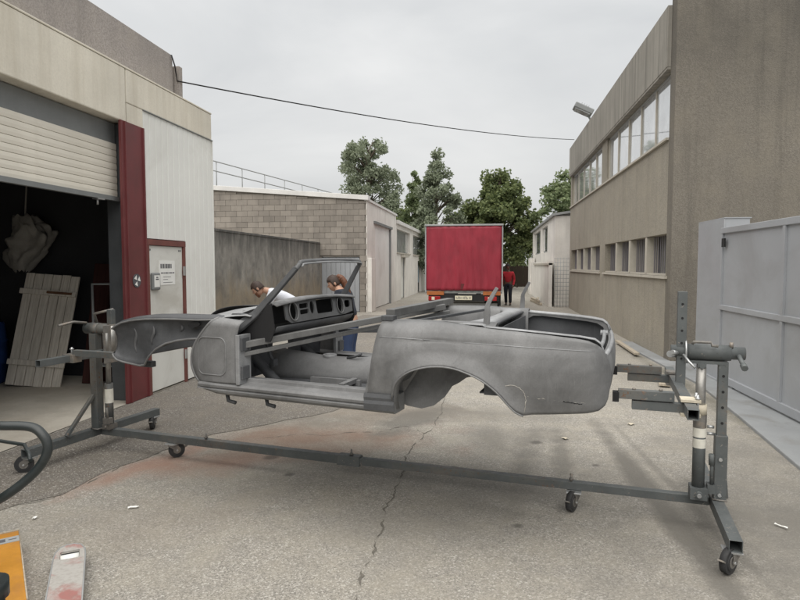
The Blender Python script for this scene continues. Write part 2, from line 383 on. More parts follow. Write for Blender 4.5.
def mat_body(name, base, edge=.0, rough=.56, metal=.15):
    t = NT(name); p = t.pos()
    a = t.noise(p, 2.6, 6, .62, .5); b = t.noise(t.map(p, (4, 3, 2), rot=(0, R(35), 0)), 2.4, 7, .72, 1.0); f = t.noise(p, 120, 3, .7)
    c = t.mix(t.ramp(a, .3, .68), tuple(x * .66 for x in base), tuple(x * 1.38 for x in base))
    c = t.mix(t.ramp(b, .5, .75, 0, .38), c, tuple(min(1, x * 1.7) for x in base))
    sc_ = t.noise(t.map(p, (60, 60, 3), rot=(0, R(55), 0)), 2, 3, .6); c = t.mix(t.ramp(sc_, .58, .72, 0, .25), c, tuple(min(1, x * 1.6) for x in base))
    c = t.mix(t.ramp(t.noise(p, 7, 6, .7, .8), .55, .75, 0, .5), c, tuple(x * .5 for x in base))
    c = t.mix(t.ramp(f, .4, .7, 0, .3), c, tuple(x * .7 for x in base))
    t.set(Base_Color=c, Roughness=t.ramp(b, .3, .7, rough - .04, rough + .16), Metallic=metal); t.bump(t.math('ADD', t.math('MULTIPLY', f, .35), t.noise(p, 3.5, 3, .5)), .16, .012)
    return t.m
M_body = mat_body('sanded_steel_skin', (.172, .173, .174))
M_bodym = mat_body('grey_primer', (.115, .117, .12), rough=.55)
M_bodyl = mat_body('bright_bare_steel', (.27, .275, .28), rough=.55, metal=.3)
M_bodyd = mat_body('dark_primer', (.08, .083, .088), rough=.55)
M_brace = mat_body('brace_steel', (.15, .15, .147), rough=.5, metal=.3)
M_filler = simple('weld_residue', (.42, .40, .36), .8, 0, .3, 40, .4)
M_wood = None
def mat_wood(name, base, dark, perobj_=.5):
    t = NT(name); p = t.pos()
    g = t.noise(t.map(p, (22, 22, 1.1)), 2, 8, .7, .6); k = t.noise(p, 5, 5, .6)
    c = t.mix(t.ramp(g, .35, .68), dark, base)
    c = t.mix(t.ramp(k, .5, .72, 0, .5), c, tuple(x * .6 for x in base))
    oi = t.n('ShaderNodeObjectInfo').outputs['Random']
    c = t.mix(perobj_, c, t.mix(oi, c, tuple(x * .65 for x in base)))
    t.set(Base_Color=c, Roughness=.85, Specular_IOR_Level=.2); t.bump(g, .4, .004); return t.m
M_wood = mat_wood('weathered_wood', (.84, .79, .71), (.50, .45, .38), .3)
M_wooddark = mat_wood('dark_red_wood', (.085, .035, .03), (.03, .014, .013))
M_timber = mat_wood('pale_timber', (.55, .49, .40), (.33, .28, .21))
M_cloth = simple('grey_tarp', (.30, .285, .26), .9, 0, .25, 4, .2)
M_blue = simple('blue_plastic', (.02, .05, .16), .5, 0, .2)
def mat_glass(name, col, rough=.06):
    t = NT(name); p = t.pos(True); n = t.noise(p, 1.6, 4, .6)
    t.set(Base_Color=t.mix(t.ramp(n, .35, .65), col, tuple(x * 1.5 for x in col)), Roughness=rough, Specular_IOR_Level=1.0, Metallic=.0, Coat_Weight=1.0, Coat_Roughness=.04, Coat_IOR=2.2)
    t.bump(n, .05, .02); return t.m
M_glass = mat_glass('window_glass', (.34, .36, .375))
M_glassd = mat_glass('dim_glass', (.10, .11, .105), .3)
M_glassl = mat_glass('frosted_glass', (.30, .31, .30), .5)
M_frame = simple('window_frame', (.33, .34, .34), .5, 0, .1)
M_louvre = simple('grey_violet_bars', (.17, .16, .175), .6, 0, .15)
M_mull = simple('concrete_mullion', (.46, .43, .37), .85, 0, .12, 5, .2)

# ------------------------------------------------------------------ ground and pavements
g = MB()
struct('ground', g.add([(-200, -200, 0), (200, -200, 0), (200, 200, 0), (-200, 200, 0)], [(0, 1, 2, 3)]), M_asph)
def sheet(name, pts, z, mat, wob=.0, step=.15):
    o = []
    for i, p in enumerate(pts):
        q = pts[(i + 1) % len(pts)]; d = math.dist(p, q); k = max(1, int(d / step)) if wob else 1
        for j in range(k):
            t = j / k; x = p[0] + (q[0] - p[0]) * t; y = p[1] + (q[1] - p[1]) * t
            if wob: x += wob * mnoise.noise((x * 3, y * 3, 1)) ; y += wob * mnoise.noise((x * 3, y * 3, 7))
            o.append((x, y, z))
    m = MB(); m.add(o, [tuple(range(len(o)))]); return struct(name, m, mat)
sheet('asphalt_repair', [(-4.40, 2.2), (-3.75, 2.9), (-3.35, 3.62), (-3.13, 3.95), (-3.07, 4.5), (-2.95, 5.05), (-2.74, 5.6), (-2.3, 6.05), (-1.8, 6.7), (-1.5, 7.6), (-1.3, 9.5), (-1.6, 13), (-2.5, 20), (-4.3, 20), (-4.38, 8.9), (-4.38, 5.0)], .004, M_patch, .10)
sheet('workshop_floor', [(-15, -3), (-4.37, -3), (-4.37, 9.0), (-15, 9.0)], .008, M_conc)
# painted concrete strip at the gate foot, with a low kerb edge
m = MB(); m.prism([(2.80, 13.6, -.05), (2.86, 11.3, -.05), (2.93, 8.95, -.05), (2.74, 7.0, -.05), (2.55, 5.3, -.05), (2.35, 3.5, -.05), (2.3, -3, -.05), (6.0, -3, -.05), (6.0, 10.9, -.05), (3.12, 10.94, -.05), (3.08, 13.6, -.05)], (0, 0, .085))
struct('pavement', m, M_strip, bevel=.01)
# the crack that runs across the yard
def crack(pts, wd, name='crack'):
    P = smooth_path([(x, y, 0) for x, y in pts], 16); L = []; Rr = []
    for i, p in enumerate(P):
        d = (P[min(i + 1, len(P) - 1)] - P[max(i - 1, 0)]).normalized(); nn = Vector((-d.y, d.x, 0))
        j = .05 * mnoise.noise((p.x * 4, p.y * 4, 3)) + .022 * mnoise.noise((p.x * 19, p.y * 19, 3)); ww = wd * max(.04, .45 + 1.5 * mnoise.noise((p.x * 11, p.y * 11, 9)))
        if i in (0, len(P) - 1): ww *= .2
        c = p + nn * j; k = 1 + .5 * mnoise.noise((p.x * 40, p.y * 40, 1)); L.append((c + nn * ww * k)[:2] + (.0035,)); Rr.append((c - nn * ww)[:2] + (.0035,))
    m = MB(); m.grid([L, Rr], False); return struct(name, m, M_crack)
M_crack = simple('crack_filling', (.14, .128, .108), .95, 0, .3, 20, .3)
crack([(-.62, 2.2), (-.66, 2.89), (-.70, 3.17), (-.67, 3.45), (-.70, 3.86), (-.68, 4.24), (-.69, 4.75), (-.72, 5.33), (-.64, 5.86), (-.55, 6.58), (-.6, 8)], .008)
crack([(-2.2, 5.55), (-1.9, 5.72), (-1.57, 5.75), (-1.3, 5.9), (-1.09, 5.93), (-.88, 6.2), (-.66, 5.95)], .004)
crack([(-3.35, 3.62), (-3.13, 3.95), (-3.07, 4.5), (-2.95, 5.05), (-2.78, 5.7)], .006)

# ------------------------------------------------------------------ left workshop
wk = thing('workshop_building', 'cream concrete workshop with half raised roller shutter and red steel post at left', 'workshop', (-4.36, 5, 0))
X = -4.36
o = lambda n, mb, mt, par=wk, **k: obj(n, mb, mt, par, True, **k)
# cream lintel in slabs with an open joint
for a, b in ((-3, 2.6), (2.615, 6.79), (6.805, 9.05)):
    m = MB(); m.bx(X - .34, X, a, b, 3.66 if a > 6.5 else 3.42, 4.06); lint = o('lintel_slab', m, M_fascia, bevel=.012)
m = MB(); m.bx(X - .34, X - .004, 6.805, 7.145, 3.43, 3.655); o('lintel_haunch', m, M_fascia)
m = MB(); m.bx(X - .4, X + .006, -3, 9.055, 4.062, 4.085); o('coping', m, M_fascia, bevel=.006)
# pebbledash upper storey with a chamfered step
m = MB(); m.prism([(-4.66, -3, 4.1), (-4.66, 6.36, 4.1), (-4.95, 6.9, 4.1), (-9, 6.9, 4.1), (-9, -3, 4.1)], (0, 0, .93)); o('parapet', m, M_pebgrey)
m = MB(); m.prism([(-4.78, 6.55, 4.1), (-4.78, 8.66, 4.1), (-4.86, 8.74, 4.1), (-9, 8.74, 4.1), (-9, 6.905, 4.1), (-4.96, 6.905, 4.1)], (0, 0, .76)); o('parapet', m, M_pebgrey)
m = MB(); m.bx(-9, -4.72, 8.745, 8.84, 4.1, 4.73); o('parapet_end', m, M_pebgrey)
# hall walls, roof
m = MB(); m.bx(-15, X - .05, 8.93, 9.03, 0, 4.06); o('end_wall', m, M_whitewall)
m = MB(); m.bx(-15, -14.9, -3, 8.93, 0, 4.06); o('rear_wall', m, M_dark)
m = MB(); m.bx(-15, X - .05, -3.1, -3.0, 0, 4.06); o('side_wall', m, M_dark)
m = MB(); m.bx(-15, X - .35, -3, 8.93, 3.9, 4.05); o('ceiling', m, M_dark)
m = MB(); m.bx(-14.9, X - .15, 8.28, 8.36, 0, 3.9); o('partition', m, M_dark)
m = MB(); m.bx(X - .3, X, -3, -2.2, 0, 3.41); o('front_wall', m, M_fascia)  # unseen end of the opening, widened so more light gets inside
# roller shutter, slat by slat
sh = obj('roller_shutter', MB().bx(X - .18, X - .165, -2.2, 6.80, 3.10, 3.41), M_greybox, wk, True)
n = 8; z0, z1 = 2.53, 3.17; hh = (z1 - z0) / n
prof = [(0, 0), (.010, .002), (.013, hh * .45), (.010, hh - .005), (.004, hh - .002), (0, hh - .001)]
m = MB(); L = 8.98
vs = [(px, yy, pz) for yy in (-L / 2, L / 2) for px, pz in prof]; k = len(prof)
m.add(vs, [(i, (i + 1) % k, k + (i + 1) % k, k + i) for i in range(k)] + [tuple(range(k))[::-1], tuple(range(k, 2 * k))])
s0 = obj('slat', m, M_cream, sh); s0.location = (X - .16 + 4.36, 2.31 - 5, z0)
for i in range(1, n): inst('slat', s0.data, sh, (X - .16 + 4.36, 2.31 - 5, z0 + i * hh))
m = MB(); m.bx(X - .175, X - .12, -2.18, 6.80, 2.475, 2.527); obj('bottom_rail', m, M_greybox, sh, True)
m = MB(); m.cyl((X - .15, 6.42, 2.40), (X - .15, 6.42, 2.475), .012); m.bx(X - .19, X - .11, 6.38, 6.5, 2.46, 2.474); obj('shutter_latch', m, M_zinc, sh, True)
m = MB(); m.bx(X - .30, X - .10, 6.82, 6.86, .01, 3.41); o('guide_rail', m, simple('dark_rail', (.07, .075, .08), .5))
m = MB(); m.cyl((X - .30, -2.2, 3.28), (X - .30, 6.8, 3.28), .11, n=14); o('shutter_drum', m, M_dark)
# red steel H post
m = MB(); m.bx(X - .02, X + .012, 6.66, 7.14, .009, 3.425); m.bx(X - .24, X - .021, 6.90, 6.92, .009, 3.425)
po = o('steel_post', m, M_red)
m = MB(); m.bx(X + .012, X + .03, 6.72, 6.745, .009, 3.42); m.bx(X + .012, X + .03, 7.10, 7.125, .009, 3.42); obj('post_flange', m, M_red, po, True)
m = MB(); m.cyl((X + .012, 6.9, 1.505), (X + .02, 6.9, 1.505), .085, n=18); st = obj('round_sticker', m, M_ink, po, True)
m = MB()
for a in (20, 130, 250): m.prism([(X + .021, 6.9 + .07 * math.cos(R(a + d)) * s_, 1.505 + .07 * math.sin(R(a + d)) * s_) for d, s_ in ((-28, 1), (28, 1), (0, .15))], (.002, 0, 0))
obj('sticker_print', m, M_paper, po, True)
# profiled white cladding, sheet by sheet
ny = 13; y0, y1 = 7.155, 9.045; dy = (y1 - y0) / ny
for i in range(ny):
    a = y0 + i * dy; b = a + dy; zb = 2.045 if a < 8.13 else .03
    m = MB(); pr = [(-.03, a), (-.0095, a), (-.006, a + .008), (-.006, a + dy * .80), (-.0105, a + dy * .86), (-.0105, b - .001), (-.03, b - .001)]
    m.prism([(X + px, yy, zb) for px, yy in pr], (0, 0, 3.650 - zb)); o('cladding_sheet', m, M_white)
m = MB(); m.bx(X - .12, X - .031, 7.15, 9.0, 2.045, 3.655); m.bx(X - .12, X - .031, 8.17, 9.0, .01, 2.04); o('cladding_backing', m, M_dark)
m = MB(); m.bx(X - .05, X + .004, 9.048, 9.075, .0, 3.655); o('corner_trim', m, M_white)
m = MB(); m.bx(X - .03, X + .012, 7.15, 9.07, 3.652, 3.662); o('drip_flashing', m, M_greybox)
# personnel door
dr = obj('door', MB().bx(X - .06, X - .012, 7.205, 8.075, .03, 1.955), M_door, wk, True, bevel=.006)
m = MB(); m.bx(X - .08, X + .014, 7.143, 8.135, 1.96, 2.035); m.bx(X - .08, X + .012, 8.078, 8.13, .005, 1.959); m.bx(X - .08, X + .012, 7.15, 7.2, .005, 1.959); obj('door_frame', m, M_redframe, dr, True)
m = MB(); m.bx(X - .012, X + .03, 7.24, 7.43, 1.37, 1.60); bxo = obj('letter_box', m, M_greybox, dr, True, bevel=.02)
m = MB(); m.bx(X + .03, X + .033, 7.27, 7.40, 1.41, 1.565); obj('box_card', m, M_paper, dr, True)
m = MB(); m.bx(X + .034, X + .035, 7.31, 7.36, 1.53, 1.545); m.bx(X + .034, X + .035, 7.30, 7.37, 1.505, 1.52); obj('card_print', m, M_ink, dr, True)
m = MB(); m.bx(X - .012, X - .008, 7.46, 7.86, 1.43, 1.76); obj('notice_paper', m, M_paper, dr, True)
m = MB()
xx = 7.49
for wl in (.025, .018, .03, .01, .035, .028, .032, .02): m.bx(X - .0075, X - .0065, xx, xx + wl, 1.655, 1.715); xx += wl + .012
xx = 7.5
for wl in (.05, .03, .07, .02, .06, .05): m.bx(X - .0075, X - .0065, xx, xx + wl, 1.585, 1.60); xx += wl + .012
for zz, q in ((1.535, .2), (1.50, .12), (1.46, .24)): m.bx(X - .0075, X - .0065, 7.55, 7.55 + q, zz, zz + .006)
obj('notice_print', m, M_ink, dr, True)
m = MB(); m.bx(X + .012, X + .03, 8.055, 8.10, 1.55, 1.68); m.bx(X + .012, X + .03, 8.055, 8.10, .35, .48); obj('hinge', m, M_zinc, dr, True)
m = MB(); m.cyl((X - .012, 7.26, 1.03), (X + .04, 7.26, 1.03), .012); m.cyl((X + .035, 7.25, 1.03), (X + .035, 7.37, 1.03), .010); obj('door_handle', m, M_zinc, dr, True)
m = MB()
for yy in (7.25, 7.98, 8.02): m.cyl((X - .012, yy, 1.90), (X - .006, yy, 1.90), .014, n=8)
obj('door_screw', m, M_greybox, dr, True)

# ---- things inside the workshop
wd = thing('plank_door', 'weathered wooden plank door leaning just inside the dark workshop', 'wooden door', (-6.28, 7.42, .01))
wd.rotation_euler = (R(-14), R(4.5), R(8)); W[wd.name] = wd.matrix_basis.copy()
for i in range(6):
    m = MB(); wdt = .125; x0 = -.39 + i * .13; m.box((x0 + wdt / 2, rnd.uniform(-.003, .003), .80 + rnd.uniform(-.012, .012)), (wdt - .006, .026, 1.60)); obj('plank', m, M_wood, wd, bevel=.004)
for zz in (.32, 1.33):
    m = MB(); m.box((0 if zz < 1 else -.02, -.032, zz), (.80, .03, .075)); obj('batten', m, M_wood, wd, bevel=.004)
m = MB(); m.box((.15, -.05, 1.335), (.36, .006, .035)); obj('strap_hinge', m, M_rust, wd)
for i, (x, y, ln, tl, rz) in enumerate(((-5.62, 7.75, 1.75, -13, 12), (-5.45, 7.95, 1.62, -11, 5), (-5.30, 7.9, 1.42, -16, 22))):
    b = obj('board', MB().box((0, 0, ln / 2), (.26, .035, ln)), M_wooddark, None, bevel=.004, loc=(x, y, .01)); b.rotation_euler = (R(tl), R((2, -3, 4)[i]), R(rz))
    tag(b, ('dark red board leaning beside the pale plank door', 'dark red board second from the plank door', 'short dark red board leaning nearest the red post')[i], 'board', 'dark boards in the workshop')
# hanging tarp bundle
m = MB(); gg = []
for i in range(41):
    t = i / 40; row = []
    for j in range(48):
        a = 2 * math.pi * j / 48; ca, sa = math.cos(a), math.sin(a)
        n1 = mnoise.noise((ca * 1.3 + 5, sa * 1.3, t * 2.2)); n2 = mnoise.noise((ca * 3.1, sa * 3.1, t * 6.5 + 3)); n3 = mnoise.noise((ca * 7, sa * 7, t * 12))
        r_ = .27 * (math.sin(math.pi * min(1, .07 + t * .88)) ** .55) * (1 + .55 * n1 + .30 * n2 + .12 * n3)
        row.append((r_ * ca * 1.15 + .10 * math.sin(t * 5), r_ * sa * .7, .80 - .80 * t + .07 * n2))
    row.append(row[0]); gg.append(row)
m.grid(gg); m.tube([(0, 0, .76), (.05, 0, 1.3), (.02, 0, 2.15)], .012, 6)
tp = obj('tarp_bundle', m, M_cloth, None, loc=(-6.8, 8.0, 1.62)); tag(tp, 'crumpled grey tarpaulin bundle hanging in the dark workshop', 'tarpaulin')
br = thing('barrel', 'blue plastic barrel in shadow left of the plank door', 'barrel', (-7.15, 7.55, .01))
m = MB(); P = [(0, .24), (.03, .27), (.28, .29), (.30, .305), (.33, .29), (.58, .29), (.60, .305), (.63, .29), (.86, .26), (.88, .24)]
for (a, ra), (b, rb) in zip(P, P[1:]): m.cyl((0, 0, a), (0, 0, b), ra, rb, 20, False)
m.cyl((0, 0, .0), (0, 0, .005), .24, n=20); obj('barrel_body', m, M_blue, br)
m = MB(); m.cyl((0, 0, .86), (0, 0, .90), .225, n=20); m.cyl((.12, 0, .90), (.12, 0, .93), .03, n=10); obj('lid', m, M_black, br)
tr = thing('tool_trolley', 'grey tubular tool trolley standing behind the left stand post', 'trolley', (-5.05, 7.65, .01))
for a, b in ((-.3, -.2), (.3, -.2), (-.3, .2), (.3, .2)):
    m = MB(); m.cyl((a, b, .06), (a, b, 1.42), .016, n=10); obj('leg', m, M_grey, tr)
    m = MB(); m.cyl((a - .015, b, .045), (a + .015, b, .045), .045, n=14); obj('castor_wheel', m, M_tyre, tr)
for z in (.3, .8, 1.42):
    m = MB(); m.bx(-.31, .31, -.21, .21, z, z + .02); obj('shelf', m, M_grey, tr)
sw = obj('wall_socket', MB().bx(-.04, .04, -.03, .0, 0, .16), M_paper, None, bevel=.006, loc=(-7.68, 8.28, 1.25)); tag(sw, 'small white socket box on the dark workshop wall', 'socket')

# ------------------------------------------------------------------ block building
YB = 21.16
bb = thing('block_building', 'grey concrete block building with sloping white coping beyond the workshop', 'building', (-4.36, YB, 0))
o = lambda n, mb, mt, par=bb, **k: obj(n, mb, mt, par, True, **k)
def roofz(x): return 4.01 + (-4.36 - x) * (.46 / 5.82)
m = MB(); m.prism([(-12, YB + .03, 0), (-6.06, YB + .03, 0), (-6.06, YB + .03, 2.0), (-4.64, YB + .03, 2.0), (-4.64, YB + .03, 0), (-4.40, YB + .03, 0), (-4.40, YB + .03, roofz(-4.4)), (-12, YB + .03, roofz(-12))], (0, .25, 0)); wl = o('gable_wall', m, M_mortar)
bm0 = None
BL, BH = .42, .205
for rrow in range(22):
    z = rrow * BH
    off = (rrow % 2) * BL / 2
    for c in range(-1, 20):
        xa = -12 + off + c * BL; xb = xa + BL - .009
        xa, xb = max(xa, -12), min(xb, -4.375)
        if xb - xa < .08 or (xa < -6.2 and z < 2.15): continue
        ztop = min(z + BH - .009, roofz((xa + xb) / 2) - .03)
        if ztop - z < .05: continue
        if z < 2.0 and xb > -6.07 and xa < -4.63:
            if xa < -6.07: xb = -6.07
            elif xb > -4.63: xa = -4.63
            else: continue
            if xb - xa < .06: continue
        if bm0 is None:
            mm = MB(); mm.box((0, 0, 0), (1, 1, 1)); t0 = obj('concrete_block', mm, M_block, wl); bm0 = t0.data; q = t0
        else: q = inst('concrete_block', bm0, wl, (0, 0, 0))
        q.location = ((xa + xb) / 2 + 4.36, .022 + rnd.uniform(-.003, .003), (z + ztop) / 2); q.scale = (xb - xa, .05, ztop - z)
m = MB(); m.prism([(-12, YB - .08, roofz(-12)), (-4.30, YB - .08, roofz(-4.3)), (-4.30, YB - .08, roofz(-4.3) + .17), (-12, YB - .08, roofz(-12) + .17)], (0, .4, 0)); o('coping', m, M_cap, bevel=.01)
m = MB(); m.prism([(-12, YB + .3, roofz(-12) + .05), (-4.4, YB + .3, roofz(-4.4) + .05), (-4.4, YB + .3, roofz(-4.4)), (-12, YB + .3, roofz(-12))], (0, 6.4, 0)); o('roof', m, M_roofconc)
for i in range(8):
    a = -6.05 + i * .175; m = MB(); m.bx(a, a + .165, YB + .06, YB + .09, .02, 1.97); dd = o('door_board', m, M_gate)
m = MB(); m.bx(-6.06, -4.64, YB + .10, YB + .14, .0, 1.99); o('door_backing', m, M_dark)
# lane side of the block building: white render, tall sliding door
m = MB()
m.bx(-4.395, X, YB - .0, 22.66, 0, 3.98); m.bx(-4.395, X, 22.66, 26.2, 3.26, 3.98); m.bx(-4.395, X, 26.2, 27.86, 0, 3.98); o('lane_wall', m, M_whitewall)
m = MB(); m.bx(-4.46, X + .05, YB - .02, 27.9, 3.985, 4.07); o('lane_coping', m, M_cap)
for i in range(4):
    a = 22.68 + i * .88; m = MB(); m.bx(-4.45, -4.41, a, a + .865, .03, 3.25); o('sliding_door_leaf', m, M_white)
m = MB(); m.bx(-4.39, -4.29, 22.4, 26.5, 3.27, 3.36); o('door_track', m, M_greybox)
m = MB(); m.bx(-4.47, -4.33, 26.18, 26.30, 0, 3.26); o('door_stop_post', m, M_greybox)
m = MB(); m.bx(-4.36, -4.2, 21.2, 21.95, 0, 1.95); o('white_buttress', m, M_whitewall, bevel=.01)
# low white building beyond
lb = thing('low_white_building', 'low white rendered building with grey windows left of the red truck', 'building', (-4.36, 28, 0))
o = lambda n, mb, mt, par=lb, **k: obj(n, mb, mt, par, True, **k)
m = MB()
m.bx(-4.6, X, 27.92, 29.45, 0, 2.30); m.bx(-4.6, X, 29.45, 30.9, 2.08, 2.30); m.bx(-4.6, X, 30.9, 36.5, 0, 2.30); m.bx(-4.6, X, 36.5, 38.2, 1.95, 2.3); m.bx(-4.6, X, 38.2, 41, 0, 2.3)
m.bx(-4.6, X, 27.92, 28.1, 2.30, 3.42); m.bx(-4.6, X, 32.8, 34.1, 2.30, 3.42); m.bx(-4.6, X, 39.6, 41, 2.30, 3.42); m.bx(-4.6, X, 27.92, 41, 3.42, 3.62)
o('wall', m, M_whitewall)
m = MB(); m.bx(-12, X + .12, 27.92, 41.1, 3.63, 3.80); o('roof_slab', m, M_cap, bevel=.01)
m = MB(); m.bx(-12, -4.65, 40.8, 41, 0, 3.6); o('end_wall', m, M_whitewall)
for a, b in ((28.1, 32.8), (34.1, 39.6)):
    wi = obj('window', MB().bx(-4.54, -4.50, a, b, 2.3, 3.42), M_frame, lb, True)
    k = 4
    for i in range(k):
        ya = a + (b - a) * i / k + .04; yb = a + (b - a) * (i + 1) / k - .04
        m = MB(); m.bx(-4.50, -4.485, ya, yb, 2.36, 3.36); obj('pane', m, M_glassl, wi, True)
    m = MB(); m.bx(-4.6, X + .06, a - .05, b + .05, 2.25, 2.30); obj('sill', m, M_mull, wi, True)
d2 = obj('door', MB().bx(-4.50, -4.45, 29.5, 30.85, .02, 2.06), M_door, lb, True)
m = MB(); m.bx(-4.36, -4.18, 29.35, 31.0, 2.09, 2.2); obj('door_hood', m, M_mull, d2, True)
m = MB(); m.bx(-4.455, -4.42, 30.8, 30.89, .02, 2.07); obj('door_edge', m, M_greybox, d2, True)
d3 = obj('door', MB().bx(-4.55, -4.50, 36.5, 38.2, .02, 1.95), M_dark, lb, True)
m = MB(); m.bx(-4.49, -4.47, 36.7, 37.9, .6, 1.7); obj('door_poster', m, simple('blue_white_poster', (.30, .42, .50), .6, 0, .3, 3), d3, True)
# dark yard wall
yw = thing('yard_wall', 'stained dark concrete yard wall behind the bending man', 'wall', (-6.1, 15, 0))
m = MB(); m.bx(-6.35, -6.1, 9.2, YB - .03, 0, 2.46); obj('wall_body', m, M_darkwall, yw, True)
m = MB(); m.bx(-6.37, -6.085, 9.2, YB - .03, 2.461, 2.52); obj('coping', m, M_darkwall, yw, True, bevel=.008)
# guard rail on the roof
gr = thing('roof_guard_rail', 'thin galvanised guard rail on the roof behind the block wall', 'railing', (-8, 22, 4.3))
ga_, gb_ = Vector((-10.3, 21.45, 0)), Vector((-7.9, 35.5, 0))
for zz in (5.60, 5.24):
    m = MB(); m.cyl(ga_ + Vector((0, 0, zz)), gb_ + Vector((0, 0, zz)), .022, n=8); obj('rail', m, M_grey, gr, True)
for i in range(9):
    p_ = ga_.lerp(gb_, (i + .12) / 8.2); m = MB(); m.cyl(p_ + Vector((0, 0, 4.3)), p_ + Vector((0, 0, 5.61)), .022, n=8); obj('post', m, M_grey, gr, True)
lh = thing('rear_roof', 'grey roof volume behind the guard rail', 'roof', (-9, 30, 0))
m = MB(); m.bx(-12, -7.6, 27.95, 38, 3.82, 4.6); obj('roof_box', m, M_roofconc, lh, True)

# ------------------------------------------------------------------ right concrete building
XR = 3.1
cb = thing('concrete_building', 'tall beige pebbledash concrete building with strip windows on the right', 'building', (XR, 11, 0))
o = lambda n, mb, mt, par=cb, **k: obj(n, mb, mt, par, True, **k)
Y0, Y1 = 11.0, 24.4
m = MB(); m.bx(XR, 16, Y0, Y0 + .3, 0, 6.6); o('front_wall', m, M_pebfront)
m = MB(); T = XR + .30
m.bx(XR, T, Y0 + .301, Y1, 0, 1.50); m.bx(XR, T, Y0 + .301, Y1, 2.26, 3.90)

m.bx(XR, T, 17.12, 17.85, 1.50, 2.26); m.bx(XR, T, 24.0, Y1, 1.5, 2.26)
o('lane_wall', m, M_pebble)
m = MB(); m.bx(XR + .02, 16, Y1 - .3, Y1 - .004, 0, 6.1); o('end_wall', m, M_pebble)
m = MB(); m.bx(XR + .1, 16, Y0 + .3, Y1 - .3, 6.0, 6.1); o('roof', m, M_roofconc)
m = MB(); m.bx(XR + 1.4, XR + 1.5, Y0 + .31, Y1 - .31, 0, 6.0); o('inner_wall', m, M_dark)
m = MB(); m.bx(XR + .3, XR + 1.4, Y0 + .31, Y1 - .31, 2.9, 3.1); o('floor_slab', m, M_dark)
# projecting parapet in cast slabs
ys = [Y0 + .302, 13.7, 16.5, 19.3, 22.0, Y1 + .02]
for a, b in zip(ys, ys[1:]):
    m = MB(); m.bx(XR - .07, XR + .22, a, b - .012, 5.16, 6.22); o('parapet_slab', m, M_roofconc, bevel=.01)
m = MB(); m.bx(XR - .06, XR + .5, Y0 + .302, Y1, 5.12, 5.158); o('soffit', m, M_roofconc)
m = MB(); m.bx(XR - .05, XR + .3, Y0 + .305, Y1, 3.905, 3.945); o('upper_sill', m, M_mull)
m = MB(); m.bx(XR + .02, XR + .32, 17.15, 17.9, 3.946, 5.118); o('pier', m, M_pebble)
m = MB(); m.bx(XR, XR + .32, 24.1, Y1 - .02, 3.946, 5.118); o('pier', m, M_pebble)
def strip_window(ya, yb, n, z0, z1):
    wi = obj('strip_window', MB().bx(XR + .08, XR + .13, ya, yb, z0, z0 + .05), M_frame, cb, True)
    m = MB(); m.bx(XR + .08, XR + .13, ya, yb, z1 - .05, z1); obj('top_frame', m, M_frame, wi, True)
    for i in range(n + 1):
        y = ya + (yb - ya) * i / n; m = MB(); m.bx(XR + .07, XR + .135, y - .022, y + .022, z0 + .051, z1 - .051); obj('mullion', m, M_mull, wi, True)
    for i in range(n):
        a = ya + (yb - ya) * i / n + .03; b = ya + (yb - ya) * (i + 1) / n - .03
        m = MB(); m.box((XR + .106, (a + b) / 2, (z0 + z1) / 2), (.008, b - a, z1 - z0 - .10), rz=R(rnd.uniform(-.7, .7)), ry=R(rnd.uniform(-.5, .5))); obj('pane', m, M_glass, wi, True)
strip_window(11.34, 17.12, 5, 3.95, 5.115); strip_window(17.93, 24.07, 5, 3.95, 5.115)
def barred_window(ya, yb, n):
    z0, z1 = 1.505, 2.255
    wi = obj('barred_window', MB().bx(XR + .02, XR + .28, ya, yb, z0, z0 + .035), M_mull, cb, True)
    m = MB(); m.bx(XR + .262, XR + .27, ya, yb, z0, z1); obj('pane', m, M_glassd, wi, True)
    for i in range(1, n):
        y = ya + (yb - ya) * i / n; m = MB(); m.bx(XR + .01, XR + .25, y - .07, y + .07, z0 + .036, z1 - .002); obj('mullion', m, M_mull, wi, True)
    for i in range(n):
        a = ya + (yb - ya) * i / n + .08; b = ya + (yb - ya) * (i + 1) / n - .08; k = 9
        for j in range(k):
            y = a + (b - a) * (j + .5) / k; m = MB(); m.cyl((XR + .14, y, z0 + .036), (XR + .14, y, z1 - .002), .011, n=6, cap=False); obj('bar', m, M_louvre, wi, True)
barred_window(11.305, 17.11, 4); barred_window(17.86, 23.99, 4)
m = MB(); m.bx(XR - .05, XR, 11.2, 17.2, 1.455, 1.50); m.bx(XR - .05, XR, 17.75, 24.05, 1.455, 1.50); o('window_ledge', m, M_mull)
# floodlight
fl = thing('floodlight', 'grey floodlight on an arm at the concrete roof edge', 'floodlight', (XR, 20, 6.22))
m = MB(); m.beam((XR + .05, 20.0, 6.22), (XR - .10, 20, 6.50), .05, .05); m.bx(XR - .02, XR + .12, 19.9, 20.1, 6.222, 6.24); obj('bracket', m, M_greybox, fl, True)
m = MB(); m.box((XR - .22, 20.0, 6.62), (.62, .5, .17), ry=R(26)); obj('housing', m, M_greybox, fl, True, bevel=.03)
m = MB(); m.box((XR - .262, 20.0, 6.535), (.5, .42, .02), ry=R(26)); obj('lens', m, M_glass, fl, True)
for i in range(4):
    m = MB(); m.box((XR - .08 + .0 - i * .07, 20.0, 6.66 + i * .034), (.012, .4, .07), ry=R(26)); obj('cooling_fin', m, M_greybox, fl, True)
